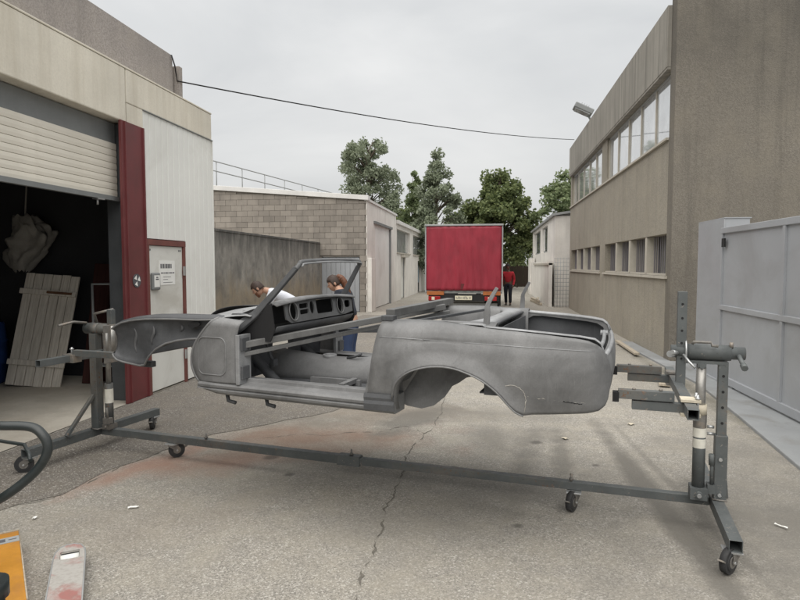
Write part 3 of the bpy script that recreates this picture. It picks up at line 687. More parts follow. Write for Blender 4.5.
# overhead cable
A, B = Vector((-4.74, 8.72, 4.50)), Vector((3.0, 22.9, 6.27)); pts = []
for i in range(40):
    t = i / 39; p = A.lerp(B, t); p.z -= .17 * 4 * t * (1 - t); pts.append(p)
cbl = obj('overhead_cable', MB().tube([(-4.76, 8.6, 4.85), (-4.73, 8.64, 4.7)] + pts, .011, 6), M_black); tag(cbl, 'thin black cable strung across the sky between both buildings', 'cable')

# ------------------------------------------------------------------ grey sliding gate
gt = thing('sliding_gate', 'grey sheet steel sliding gate at the right edge', 'gate', (3.25, 7, 0))
o = lambda n, mb, mt, par=gt, **k: obj(n, mb, mt, par, True, **k)
GX = 3.25; ga, gbk = 2.4, 9.10
for z, h_ in ((.06, .10), (1.07, .07), (2.14, .08)):
    m = MB(); m.bx(GX - .03, GX + .03, ga, gbk, z, z + h_); o('rail', m, M_gate, bevel=.006)
sty = [9.07, 7.25, 5.4, 3.6, 2.43]
for y in sty:
    m = MB(); m.bx(GX - .027, GX + .027, y - .03, y + .03, .161, 1.069); m.bx(GX - .027, GX + .027, y - .03, y + .03, 1.141, 2.139); o('stile', m, M_gate)
for a, b in zip(sty, sty[1:]):
    for z, z2 in ((.163, 1.067), (1.143, 2.137)):
        m = MB(); m.bx(GX + .0, GX + .004, b + .031, a - .031, z, z2); o('panel', m, M_gate)
m = MB(); m.bx(GX - .05, GX - .03, 8.9, 9.0, 1.95, 2.07); o('latch', m, M_black)
for y in (8.6, 4):
    m = MB(); m.cyl((GX - .02, y, .05), (GX + .02, y, .05), .045, n=16); o('roller', m, M_greybox)
gp = thing('gate_post', 'broad pale grey steel post receiving the sliding gate', 'post', (3.5, 10, 0))
m = MB(); m.bx(3.28, 3.30, 9.15, 10.2, .03, 2.36); m.bx(3.302, 3.62, 10.18, 10.2, .03, 2.36); m.bx(3.302, 3.62, 9.15, 9.17, .03, 2.36); m.bx(3.28, 3.64, 9.14, 10.21, 2.361, 2.375); obj('folded_sheet', m, M_gate, gp, True)
m = MB(); m.bx(3.24, 3.66, 9.1, 10.25, .0, .05); obj('base_plate', m, M_gate, gp, True)
# odds and ends by the wall
pl = obj('timber_plank', MB().box((0, 0, .0), (.09, 1.9, .04)), M_timber, None, bevel=.004, loc=(2.72, 12.5, .06)); pl.rotation_euler = (0, 0, R(-1)); tag(pl, 'pale timber plank lying along the foot of the concrete wall', 'plank')
pl = obj('timber_offcut', MB().box((0, 0, 0), (.15, .75, .035)), M_timber, None, bevel=.004, loc=(2.5, 9.05, .04)); pl.rotation_euler = (0, 0, R(-14)); tag(pl, 'short white painted offcut lying behind the right stand', 'plank')

# ------------------------------------------------------------------ far right white building, wire cage, timber
wb = thing('white_annex', 'white rendered annex with two windows beyond the concrete building', 'building', (2.6, 26, 0))
o = lambda n, mb, mt, par=wb, **k: obj(n, mb, mt, par, True, **k)
m = MB(); m.bx(2.62, 9, 25.3, 25.5, 0, 3.7)
m.bx(2.62, 2.85, 25.5, 28.6, 2.3, 3.55); m.bx(2.62, 2.85, 31.6, 32.6, 2.3, 3.55); m.bx(2.62, 2.85, 37.2, 38.5, 2.3, 3.55); m.bx(2.62, 2.85, 25.5, 38.5, 3.551, 3.7); m.bx(2.62, 2.85, 25.5, 38.5, 0, 2.3); m.bx(2.62, 9, 38.3, 38.5, 0, 3.7)
o('wall', m, M_whitewall)
m = MB(); m.prism([(2.5, 25.2, 3.705), (9, 25.2, 4.6), (9, 25.2, 4.7), (2.5, 25.2, 3.8)], (0, 13.4, 0)); o('roof', m, M_grey)
for a, b in ((28.6, 31.6), (32.6, 37.2)):
    wi = obj('window', MB().bx(2.72, 2.76, a, b, 2.3, 3.55), M_frame, wb, True)
    for i in range(3):
        ya = a + (b - a) * i / 3 + .05; yb = a + (b - a) * (i + 1) / 3 - .05
        m = MB(); m.bx(2.70, 2.72, ya, yb, 2.38, 3.47); obj('pane', m, M_glass, wi, True)
lw = thing('rendered_wall', 'low off white rendered wall in front of the white annex', 'wall', (2.5, 28, 0))
m = MB(); m.bx(2.36, 2.5, 25.0, 37, 0, 1.85); obj('wall_body', m, M_whitewall, lw, True)
m = MB(); m.bx(2.30, 2.54, 25.0, 33.0, 1.70, 1.78); obj('ledge', m, M_mull, lw, True)
m = MB(); m.bx(2.3, 2.56, 35.5, 37.2, 0, 2.1); obj('end_pier', m, M_whitewall, lw, True)
wc = thing('wire_cage', 'galvanised wire mesh panel between white wall and concrete building', 'mesh panel', (2.8, 24.7, 0))
for i in range(6):
    m = MB(); m.cyl((2.56 + i * .115, 24.7, 0), (2.56 + i * .115, 24.7, 2.0), .009, n=6); obj('upright_wire', m, M_grey, wc, True)
for i in range(13):
    m = MB(); m.cyl((2.54, 24.712, .06 + i * .158), (3.16, 24.712, .06 + i * .158), .009, n=6); obj('cross_wire', m, M_grey, wc, True)
for i in range(4):
    q = obj('timber_beam', MB().box((0, 0, 0), (.10, 3.0 - .3 * i, .09)), M_timber, None, bevel=.005, loc=(2.02 + .12 * (i % 2) , 27.2 + .2 * i, .05 + .095 * (i // 2))); q.rotation_euler = (0, 0, R((4, -2, 3, -5)[i]))
    tag(q, 'grey timber beam in the small pile below the white wall', 'timber', 'timber pile by the white wall')

# ------------------------------------------------------------------ stripped car body (local frame: x to the tail, y away from the camera, z up)
car = thing('car_body', 'stripped grey roadster body shell without doors held on a rotisserie', 'car', (-1.093, 4.52, 0), R(-12))
def cs(n, mb, mt, par=car, **k): return obj(n, mb, mt, par, **k)
TOP = [(.60, 1.352), (.8, 1.358), (.99, 1.358), (1.29, 1.330), (1.57, 1.312), (1.777, 1.294), (1.83, 1.284), (1.871, 1.265), (1.905, 1.235), (1.932, 1.18), (1.951, 1.095)]
GUT = [(1.2, 1.337), (1.57, 1.314), (1.78, 1.296), (1.86, 1.283), (1.893, 1.258), (1.912, 1.205)]
ARCH = [(.685, .80), (.688, .88), (.712, .967), (.745, 1.015), (.79, 1.052), (.84, 1.077), (.899, 1.095), (.96, 1.106), (1.023, 1.109), (1.09, 1.102), (1.145, 1.087), (1.20, 1.067), (1.246, 1.046), (1.29, 1.018), (1.334, .982), (1.375, .938), (1.41, .895), (1.445, .862), (1.484, .845)]
BOT = ARCH + [(1.69, .866), (1.82, .880), (1.89, .893), (1.922, .92), (1.938, .965), (1.951, 1.09)]
def qy(s, z):
    y = lerp(z, [(.79, .735), (.84, .765), (.92, .798), (1.02, .818), (1.12, .826), (1.20, .820), (1.243, .808), (1.250, .797), (1.257, .806), (1.30, .792), (1.335, .765), (1.355, .725), (1.36, .70)])
    if s > 1.45: t = (s - 1.45) / .5; y -= .04 * t * t + (.12 * max(0, (s - 1.80) / .15) ** 2.4)
    if .66 < s < 1.52:                        # flare of the wheel arch
        d = z - lerp(s, ARCH); y += .024 * max(0, 1 - abs(d) / .09) ** 1.3
    return y
SS = [.60, .63, .66, .684] + [a for a, b in ARCH[1:]] + [1.53, 1.60, 1.69, 1.76, 1.80, 1.83, 1.855, 1.871, 1.888, 1.905, 1.92, 1.934, 1.944, 1.950]
def quarter(sg):
    m = MB(); gcol = []
    for s_ in SS:
        zb = .80 if s_ < .687 else lerp(s_, BOT); zt = lerp(s_, TOP); col = []
        for i in range(25):
            t = i / 24; z = zb + (zt - zb) * t
            sh_ = -.095 * (1 - (z - .80) / .55) * max(0, min(1, (.69 - s_) / .09))
            col.append((s_ + sh_, sg * qy(s_, z), z))
        gcol.append(col)
    m.grid(gcol); q = cs('rear_quarter_panel', m, M_body, solid=.006)
    pa = [(s_, sg * (qy(s_, z) + .002), z) for s_, z in ARCH]
    m = MB(); inn = [(s_ + (.018 if s_ < .8 else 0), y - sg * .055, z + .004) for s_, y, z in pa]
    m.grid([pa, inn]); obj('arch_flange', m, M_body, q, solid=.004)
    m = MB(); m.tube(smooth_path([(a, y + sg * .003, z - .004) for a, y, z in pa[1:]], 2), .005, 8); obj('arch_lip', m, M_body, q)
    # welded repair seam and torn slot on the lower wing
    if sg < 0:
        sm = [(1.385, 1.012), (1.42, 1.02), (1.46, 1.010), (1.49, .98), (1.50, .945), (1.497, .90), (1.487, .86)]
        m = MB(); m.tube([(a + rnd.uniform(-.003, .003), -(qy(a, z) + .003), z) for a, z in [(p.x, p.y) for p in smooth_path([(a, b, 0) for a, b in sm], 5)]], [.0015 + .0022 * abs(mnoise.noise((i * .8, 5, 0))) for i in range(31)], 5); obj('weld_seam', m, M_filler, q)
        pth = [(1.50 + .012 * i, .955 + .012 * mnoise.noise((i * .45, 0, 0)) - .0006 * i) for i in range(30)]
        m = MB(); m.tube([(a, -(qy(a, z) + .002), z) for a, z in pth], [.0006 + .006 * max(0, mnoise.noise((i * .55, 3, 0))) for i in range(30)], 5); obj('weld_seam', m, M_filler, q)
        m = MB(); m.tube([(a, -(qy(a, z) + .003), z) for a, z in [(1.70 + .008 * i, .944 - .0008 * i + .0015 * math.sin(i * 2.1)) for i in range(14)]], [.0012 + .0022 * abs(math.sin(i * 1.3)) for i in range(14)], 5); obj('rust_slot', m, M_black, q)
    m = MB(); m.tube([(a, sg * (qy(a, z) + .0035), z) for a, z in [(.607 + .033 * i, 1.262 - .00085 * i) for i in range(39)]], .0024, 5); obj('swage_line', m, M_bodyl, q)
    # wheel housing: arched tub and inner wall
    g_ = []
    for a, z in ARCH[2:-2]:
        g_.append([(a + (.02 if a < .8 else 0), sg * yy, z + .012 + (.03 if yy < .6 else 0)) for yy in (.775, .70, .60, .50, .44)])
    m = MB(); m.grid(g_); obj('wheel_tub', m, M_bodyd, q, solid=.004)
    w_ = [(.66, .80), (.70, .785), (.80, .775), (.88, .80), (.95, .86), (.995, .93), (1.04, .955), (1.10, 1.0), (1.12, 1.05), (1.36, 1.04), (1.36, 1.16), (.66, 1.16)]
    hole = circ(1.175, 1.085, .042, .03, 12)
    mm = plate(w_, [hole], lambda a, b: (a, sg * (.56 - .15 * (b - .78)), b), .006, (0, -sg, 0)); obj('inner_wall', mm, M_body, q)
    # lock pillar at the door opening
    jam = [(.58, .60, 1.345), (.58, .70, 1.345), (.572, .745, 1.33), (.545, .795, 1.20), (.50, .80, 1.0), (.46, .79, .87), (.46, .60, .87)]
    m = MB(); m.prism([(a + .03, sg * y, z) for a, y, z in jam], (.02, 0, 0)); obj('lock_pillar', m, M_body, q)
    return q
qn = quarter(-1); qf = quarter(1)
# rockers
def rocker(sg):
    pf = [(-.60, .905), (-.69, .905), (-.70, .918), (-.715, .918), (-.722, .892), (-.785, .880), (-.80, .866), (-.797, .848), (-.785, .842), (-.80, .834), (-.795, .815), (-.765, .795), (-.60, .79)]
    m = MB(); rows = []
    for i in range(12):
        s_ = -.775 + 1.47 * i / 11; dz = -.018 * (s_ + .3)
        k = .04 * max(0, -.62 - s_) / .15
        rows.append([(s_, -sg * y, z + dz + (k * .8 if z < .83 else 0)) for y, z in pf])
    m.grid(rows, False); n_ = len(pf); m.add(rows[0], [tuple(range(n_))]); m.add(rows[-1], [tuple(range(n_))])
    r_ = cs('rocker_sill', m, M_body, bevel=.003)
    m = MB(); rr = []
    for s_ in (.50, .60, .70):
        rr.append([(s_, sg * y, z) for y, z in ((.803, .905), (.808, .88), (.803, .862), (.808, .84), (.80, .80))])
    m.grid(rr, False); obj('sill_end_cap', m, M_bodyd, r_, solid=.006)
    for a_ in (-.60, -.28):
        m = MB(); m.tube([(a_, sg * .70, .80), (a_ + .01, sg * .70, .745), (a_ + .07, sg * .70, .735)], .014, 8); obj('jacking_tube', m, M_bodyd, r_)
    return r_
rk_n = rocker(-1); rocker(1)
m = MB()
for i in range(34): m.cyl((-.72 + .0355 * i, -.7105, .8995 - .018 * (-.42 + .0355 * i)), (-.72 + .0355 * i, -.7155, .9005 - .018 * (-.42 + .0355 * i)), .0045, n=6)
sw_ = obj('spot_weld', m, M_bodyd, rk_n); sw_['kind'] = 'stuff'
# scuttle sides with hinge pillar
def scuttle_side(sg):
    pts = smooth_path([(-.635, 1.335, 0), (-.665, 1.312, 0), (-.715, 1.262, 0), (-.765, 1.205, 0), (-.808, 1.145, 0), (-.832, 1.08, 0), (-.836, 1.0, 0), (-.81, .93, 0), (-.775, .885, 0)], 3)
    left = [(p.x, p.y) for p in pts]; nL = len(left); m = MB(); rows = []
    for i, (sx, z) in enumerate(left):
        zr = lerp(z, [(.885, .89), (1.22, 1.222), (1.335, 1.318)]); sr = -.45 + (max(0, z - 1.2) * .25)
        rows.append([(sx + (sr - sx) * t, sg * (.79 - .012 * (1 - t) ** 2 - .05 * max(0, (z - 1.295) / .04) ** 2), z + (zr - z) * t) for t in [k / 7 for k in range(8)]])
    m.grid(rows); q = cs('scuttle_side', m, M_body, solid=.006)
    m = MB(); m.tube([r_[0] for r_ in rows], .009, 6); obj('edge_flange', m, M_body, q)
    lp = rrect(-.775, -.54, .94, 1.20, .05, 5)
    m = MB(); m.tube([(a, sg * (.79 - .012 * max(0, (-.45 - a) / .36) ** 2 + .003), b) for a, b in lp], .0055, 5, closed=True); obj('pressed_bead', m, M_body, q)
    m = MB(); m.bx(-.455, -.425, sg * .66, sg * .80, .885, 1.225); hp = obj('hinge_pillar', m, M_bodyl, q, bevel=.004)
    for z in (.965, 1.16):
        m = MB(); m.bx(-.424, -.408, sg * .70, sg * .785, z - .045, z + .045); obj('hinge_plate', m, M_bodyd, q, bevel=.003)
    return q
scuttle_side(-1); scuttle_side(1)
# front inner wings
def inner_wing(sg):
    S_ = [-1.67, -1.66, -1.63, -1.57, -1.48, -1.40, -1.34, -1.28, -1.22, -1.15, -1.05, -.95, -.86, -.78, -.70, -.64]
    top = [(-1.67, 1.225), (-1.60, 1.268), (-1.50, 1.292), (-1.35, 1.309), (-1.1, 1.318), (-.86, 1.318), (-.6, 1.33)]
    bot = [(-1.67, 1.02), (-1.655, .985), (-1.62, .968), (-1.50, .952), (-1.38, .940), (-1.34, .955), (-1.30, 1.0), (-1.24, 1.065), (-1.165, 1.118), (-1.08, 1.142), (-.98, 1.160), (-.78, 1.175), (-.64, 1.28)]
    m = MB(); gcol = []
    for s_ in S_:
        zt, zb = lerp(s_, top), lerp(s_, bot); col = [(s_, sg * .52, zt + .012), (s_, sg * .60, zt + .010), (s_, sg * .66, zt + .002), (s_, sg * .675, zt - .014), (s_, sg * .655, zt - .022)]
        for i in range(1, 13):
            t = i / 12; z = zt - .022 + (zb - zt + .022) * t
            bul = math.sin(math.pi * min(1, t)) ** .8
            wv = .05 * math.exp(-((s_ + 1.36 - .10 * t) / .09) ** 2) * (1 if t > .2 else t * 5)
            col.append((s_, sg * (.655 - .035 * bul + wv * .9 + (.02 if t > .95 else 0)), z))
        gcol.append(col)
    f0 = gcol[0]; gcol2 = [[(-1.655, sg * .46, 1.22 - .015 * i) if i < 5 else (-1.655 + .02 * math.sin(i), sg * .46, f0[i][2]) for i in range(len(f0))]] + gcol
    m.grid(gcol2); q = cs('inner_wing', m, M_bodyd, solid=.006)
    for k_, (ia, ib) in enumerate(((6, 14), (6, 13), (7, 12))):      # pressed ribs of the wheel housing
        ci = 4 + k_ * 3; col = gcol[ci]; m = MB(); m.tube([(c_[0] + .012 * math.sin(i_), c_[1] + sg * .004, c_[2]) for i_, c_ in enumerate(col[ia:ib])], [.004 + .010 * math.sin(math.pi * i_ / (ib - ia - 1)) for i_ in range(ib - ia)], 7); obj('pressed_rib', m, M_bodym, q)
    m = MB(); m.tube([c[-1] for c in gcol], .008, 6); obj('edge_flange', m, M_body, q)
    m = MB(); m.tube([(c[3][0], c[3][1] + sg * .002, c[3][2]) for c in gcol], .007, 6); obj('top_flange', m, M_body, q)
    m = MB(); e = [(-.90 + .055 * math.cos(a), sg * .66, 1.268 + .020 * math.sin(a) + .01 * math.cos(a)) for a in [2 * math.pi * k / 16 for k in range(16)]]
    m.prism(e, (0, sg * .012, 0)); obj('oval_opening', m, M_black, q)
    for bb_, bd in (((-1.62, sg * .58, .965), (.10, .10, .05)), ((-1.40, sg * .60, .945), (.12, .05, .045))):
        m = MB(); m.box(bb_, bd); obj('mounting_bracket', m, M_bodyd, q, bevel=.005)
    m = MB(); m.tube(smooth_path([(-1.66, sg * .40, 1.02), (-1.4, sg * .40, 1.10), (-1.1, sg * .38, 1.21), (-.85, sg * .36, 1.21), (-.6, sg * .36, 1.0), (-.4, sg * .36, .82)], 4), .04, 8); obj('chassis_leg', m, M_bodyd, q)
    return q
inner_wing(-1); inner_wing(1)
m = MB(); m.bx(-1.66, -1.60, -.50, .50, .97, 1.05); cs('front_crossmember', m, M_bodyd, bevel=.01)
# bulkhead, cowl
bh = cs('bulkhead', plate([(-.66, .86), (.66, .86), (.70, 1.1), (.66, 1.30), (-.66, 1.30), (-.70, 1.1)], [circ(.34, 1.16, .045), rrect(-.12, .12, .95, 1.1, .03)], lambda a, b: (-.60, a, b), .006, (1, 0, 0)), M_bodyd)
m = MB(); rows = []
for i in range(13):
    y = -.70 + 1.40 * i / 12; c_ = max(0, 1 - (y / .70) ** 2)
    rows.append([(-.70 - .26 * c_ ** .5, y, 1.300 + .03 * c_), (-.66 - .20 * c_ ** .5, y, 1.318 + .035 * c_), (-.60 - .12 * c_, y, 1.335 + .038 * c_), (-.52 - .07 * c_, y, 1.345 + .04 * c_), (-.44 - .05 * c_, y, 1.35 + .04 * c_), (-.40 - .04 * c_, y, 1.345 + .04 * c_)])
m.grid(rows); cw = cs('cowl_panel', m, M_bodyl, solid=.006)
m = MB(); m.box((-.56, -.34, 1.362), (.13, .30, .006), rz=R(6)); obj('air_intake', m, M_black, cw, bevel=.003)
m = MB(); m.tube([(-.60, -.62, 1.345), (-.50, -.66, 1.352), (-.42, -.64, 1.35)], .012, 8); obj('drain_channel', m, M_bodyd, cw)
m = MB(); g_ = []
for i in range(13):
    y = -.64 + 1.28 * i / 12; c_ = 1 - (y / .64) ** 2
    g_.append([(-.40 - .05 * c_, y, 1.385 + .035 * c_), (-.32 - .03 * c_, y, 1.425 + .03 * c_), (-.255, y, 1.432 + .03 * c_), (-.225, y, 1.415 + .03 * c_)])
m.grid(g_); cs('dash_top', m, M_body, solid=.008)
# dashboard with its empty instrument openings
dz = 1.20
hol = [circ(-.40, 1.325, .058, .066), circ(-.26, 1.335, .0, .0) if 0 else rrect(-.30, -.17, 1.29, 1.325, .012), rrect(-.30, -.17, 1.335, 1.37, .012), circ(-.11, 1.33, .035, .05), rrect(-.04, .24, 1.275, 1.385, .018), circ(.36, 1.325, .058, .062), rrect(.46, .57, 1.30, 1.36, .02)]
db = cs('dashboard', plate([(-.50, 1.275), (-.44, 1.245), (.44, 1.245), (.60, 1.265), (.62, 1.375), (.4, 1.398), (0, 1.404), (-.4, 1.398), (-.50, 1.385)], hol, lambda a, b: (-.255 + (1.40 - b) * .18, a, b + .032 + .012 * (1 - (a / .64) ** 2)), .012, (-1, 0, 0)), M_bodym)
for cy in (-.40, .36):
    m = MB(); m.tube([(-.246 + (1.40 - (1.325 + .066 * math.sin(a))) * .18, cy + .06 * math.cos(a), 1.364 + .066 * math.sin(a)) for a in [2 * math.pi * k / 20 for k in range(20)]], .005, 6, closed=True); obj('gauge_rim', m, M_body, db)
m = MB(); m.bx(-.30, -.255, -.03, .23, 1.29, 1.31); m.bx(-.38, -.37, -.62, .62, 1.27, 1.41); obj('dash_inner_panel', m, M_black, db)
m = MB(); g_ = [[(-.235, y, 1.272), (-.26, y, 1.235), (-.32, y, 1.20)] for y in (-.62, -.2, .2, .62)]; m.grid(g_); obj('dash_lower_edge', m, M_bodyd, db, solid=.006)
for sg in (-1, 1):
    m = MB(); m.prism([(-.60, sg * .645, 1.17), (-.27, sg * .645, 1.17), (-.235, sg * .645, 1.25), (-.262, sg * .645, 1.435), (-.42, sg * .645, 1.39), (-.60, sg * .645, 1.33)], (0, sg * .01, 0)); obj('dash_end_shade', m, M_black, db)  # black sheet standing in for the shade between pillar and dash
m = MB(); m.tube(smooth_path([(-.33, -.52, 1.22), (-.34, -.30, 1.15), (-.36, 0, 1.19), (-.35, .25, 1.14), (-.33, .5, 1.22)], 5), .014, 7); obj('wiring_loom', m, M_black, db)
m = MB(); m.tube([(-.52, -.36, 1.20), (-.46, -.36, 1.02), (-.43, -.36, .98)], .012, 7); m.box((-.425, -.36, .975), (.02, .06, .05)); cs('brake_pedal', m, M_bodyd)
# windscreen frame
def bar(path, w_, h_):
    m = MB(); path = [Vector(p) for p in path]; rows = []
    for i, p in enumerate(path):
        d = (path[min(i + 1, len(path) - 1)] - path[max(i - 1, 0)]).normalized(); f_ = Vector((1, 0, .0)); f_ = (f_ - d * f_.dot(d)).normalized(); u = d.cross(f_)
        ww = w_[i] if isinstance(w_, list) else w_
        rows.append([p + f_ * a * ww / 2 + u * b * h_ / 2 for a, b in ((-1, -1), (1, -1), (1, 1), (-1, 1), (-1, -1))])
    m.grid(rows, False); m.add(rows[0][:4], [(0, 1, 2, 3)]); m.add(rows[-1][:4], [(0, 1, 2, 3)]); return m
ws = cs('windscreen_frame', bar([(-.57, -.70, 1.225), (-.48, -.685, 1.285), (-.385, -.655, 1.36), (-.24, -.62, 1.52), (-.10, -.585, 1.680)], [.09, .075, .055, .042, .036], .030), M_bodyd, bevel=.006)
m = bar([(-.57, .70, 1.225), (-.48, .685, 1.285), (-.385, .655, 1.36), (-.28, .62, 1.52), (-.165, .585, 1.695)], [.09, .075, .055, .042, .036], .030); obj('pillar', m, M_bodyd, ws, bevel=.006)
hd = smooth_path([(-.10, -.59, 1.672), (-.085, -.56, 1.708), (-.09, -.50, 1.722), (-.14, 0, 1.738), (-.145, .50, 1.735), (-.15, .56, 1.721), (-.165, .59, 1.688)], 4)
m = MB(); m.tube(hd, .017, 10); obj('header_rail', m, M_bodym, ws)
m = MB(); m.tube([p + Vector((.022, 0, -.012)) for p in hd[3:-3]], .007, 6); obj('glass_channel', m, M_bodyl, ws)
# floor, tunnel
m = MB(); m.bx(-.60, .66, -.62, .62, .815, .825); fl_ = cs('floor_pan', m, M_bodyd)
for y in (-.5, -.35, .35, .5):
    m = MB(); m.tube([(-.4, y, .828), (.5, y, .828)], .012, 6); obj('floor_rib', m, M_bodyd, fl_)
g_ = []
for i in range(14):
    s_ = -.62 + 1.30 * i / 13; r_ = lerp(s_, [(-.62, .19), (-.2, .15), (.1, .15), (.25, .17), (.66, .20)])
    g_.append([(s_, r_ * 1.0 * math.cos(a), .82 + r_ * 1.1 * math.sin(a)) for a in [math.pi * k / 12 for k in range(13)]])
m = MB(); m.grid(g_); tn = cs('transmission_tunnel', m, M_body, solid=.006)
m = MB(); m.tube([(.02, -.04, .985), (.09, -.05, 1.0), (.15, -.06, 1.025)], .009, 8); obj('handbrake_lever', m, M_bodyd, tn)
m = MB(); m.cyl((-.15, 0, .965), (-.15, 0, 1.0), .055, n=16); m.cyl((-.15, 0, 1.0), (-.15, 0, 1.004), .035, n=14); obj('gear_collar', m, M_bodyl, tn)
m = MB(); m.tube([(.30, .18 * math.cos(a), .825 + .20 * math.sin(a)) for a in [math.pi * k / 12 for k in range(13)]], .008, 6); obj('tunnel_rib', m, M_bodyl, tn)
for y in (-.40, .40):
    st_ = cs('seat_bracket', MB().box((.05, y - .10, .85), (.40, .03, .05)), M_body, bevel=.004)
    m = MB(); m.box((.05, y + .10, .85), (.40, .03, .05)); obj('seat_runner', m, M_body, st_)
    m = MB(); m.box((.20, y, .87), (.04, .23, .03)); obj('seat_cross_bar', m, M_body, st_)
# rear bulkhead, hood well, deck, boot
m = MB(); g_ = []
for i in range(9):
    y = -.60 + 1.2 * i / 8; g_.append([(.60, y, .82), (.63, y, .95), (.70, y, 1.05), (.74, y, 1.10), (1.10, y, 1.12), (1.15, y, 1.16), (1.172, y, 1.318)])
m.grid(g_); cs('hood_well', m, M_bodyd, solid=.006)
for sg in (-1, 1):
    m = MB(); g_ = [[(s_, sg * .60, .82 if s_ < .66 else 1.05), (s_, sg * .60, 1.2), (s_, sg * .60, 1.32), (s_, sg * .63, 1.355), (s_, sg * .71, lerp(s_, TOP) + .002)] for s_ in (.60, .65, .8, 1.0, 1.15, 1.3)]; m.grid(g_); cs('well_side', m, M_body, solid=.006)
m = MB(); rows = []
for i in range(21):
    y = -.735 + 1.47 * i / 20; c_ = 1 - (y / .735) ** 2; fw = .15 * (1 - c_) ** 1.4
    rows.append([(1.165 - fw, y, 1.315 + .008 * c_), (1.17 - fw, y, 1.343 + .008 * c_), (1.20 - fw * .6, y, 1.349 + .008 * c_), (1.232, y, 1.345 + .008 * c_), (1.246, y, 1.336 + .008 * c_), (1.248, y, 1.305 + .008 * c_)])
m.grid(rows); dk = cs('rear_deck', m, M_bodyl, solid=.006)
m = MB(); m.tube([(r_[4][0] + .012, r_[4][1], r_[4][2] - .012) for r_ in rows[2:-2]], .011, 6); obj('boot_seal_channel', m, M_bodyd, dk)
for sg in (-1, 1):
    m = MB(); g_ = [[(s_, sg * (.728 - .16 * max(0, s_ - 1.62)), lerp(s_, GUT) - .001), (s_, sg * (.70 - .16 * max(0, s_ - 1.62)), lerp(s_, GUT) + .004), (s_, sg * (.668 - .12 * max(0, s_ - 1.62)), lerp(s_, GUT) + .001), (s_, sg * (.660 - .12 * max(0, s_ - 1.62)), lerp(s_, GUT) - .012)] for s_ in (1.22, 1.3, 1.4, 1.5, 1.6, 1.7, 1.78, 1.82, 1.86, 1.88, 1.893, 1.904, 1.912)]
    m.grid(g_); bs = cs('boot_side_gutter', m, M_bodyl, solid=.005)
    wl_ = plate([(1.24, .93), (1.90, .93), (1.91, 1.19), (1.885, 1.245), (1.85, 1.268), (1.24, 1.322)], [], lambda a, b: (a, sg * .715, b), .006, (0, -sg, 0)); obj('boot_side_wall', wl_, M_bodyd, bs)
    pk = [(1.34, .98), (1.82, .98), (1.87, 1.0), (1.885, 1.06), (1.882, 1.17), (1.862, 1.225), (1.82, 1.252), (1.75, 1.265), (1.40, 1.297), (1.33, 1.296), (1.285, 1.27), (1.268, 1.21), (1.268, 1.06), (1.29, 1.0)]
    fr = plate([(1.235, .95), (1.905, .95), (1.907, 1.20), (1.888, 1.252), (1.85, 1.274), (1.78, 1.284), (1.235, 1.326)], [pk], lambda a, b: (a, sg * (.668 - .10 * max(0, a - 1.62)), b), .005, (0, -sg, 0)); obj('boot_pocket_frame', fr, M_body, bs)
m = MB(); m.bx(1.2, 1.92, -.66, .66, .925, .935); cs('boot_floor', m, M_bodyd)
m = MB(); m.bx(1.272, 1.28, -.62, .62, .94, 1.30); cs('boot_front_wall', m, M_bodyd)
m = MB(); rows = []
for i in range(17):
    y = -.665 + 1.33 * i / 16; c_ = 1 - (y / .665) ** 2; b_ = .022 * c_ + .012
    rows.append([(1.865 + b_ * .5, y, .905), (1.910 + b_, y, .955), (1.925 + b_, y, 1.05), (1.925 + b_, y, 1.12), (1.915 + b_, y, 1.165), (1.905 + b_, y, 1.185), (1.88 + b_, y, 1.19)])
m.grid(rows); tl_ = cs('tail_panel', m, M_body, solid=.006)
m = MB(); m.tube([(r_[5][0], r_[5][1], r_[5][2] + .008) for r_ in rows], .013, 8); obj('boot_lip', m, M_bodyl, tl_)
m = MB(); m.tube([(r_[6][0] - .028, r_[6][1], r_[6][2] + .010) for r_ in rows[1:-1]], .013, 8); obj('boot_lip', m, M_bodyl, tl_)
for sg in (-1, 1):
    m = MB(); m.prism([(1.845, sg * .62, 1.19), (1.90, sg * .60, 1.19), (1.90, sg * .42, 1.19), (1.85, sg * .42, 1.19)], (0, 0, .016)); obj('tail_corner_plate', m, M_bodyl, tl_)
# hood brackets standing on the deck
for sg in (-1, 1):
    pth = smooth_path([(1.24, sg * .665, 1.33), (1.245, sg * .665, 1.42), (1.25, sg * .66, 1.47), (1.30, sg * .65, 1.565)], 5)
    m = bar(pth, [.042 - .022 * (i / (len(pth) - 1)) for i in range(len(pth))], .014); cs('hood_bracket', m, M_body, bevel=.003)
m = MB(); m.bx(.59, .67, -.74, -.67, 1.352, 1.385); cs('pillar_cap', m, M_bodyd, bevel=.004)
# brace tubes welded into the door openings
def brace(p, q, w_, h_, mt=M_brace): m = MB(); m.beam(p, q, w_, h_); return cs('brace_tube', m, mt, bevel=.004)
brace((-.445, -.745, 1.15), (.70, .30, 1.375), .045, .045)
brace((-.445, -.735, 1.085), (.72, .36, 1.33), .03, .03)
brace((.62, -.66, 1.395), (.62, .74, 1.395), .06, .05)
brace((-.44, .74, 1.10), (.58, .74, 1.14), .035, .035, M_bodyd)
brace((.72, -.62, 1.335), (.95, .58, 1.338), .016, .02, M_bodyd)

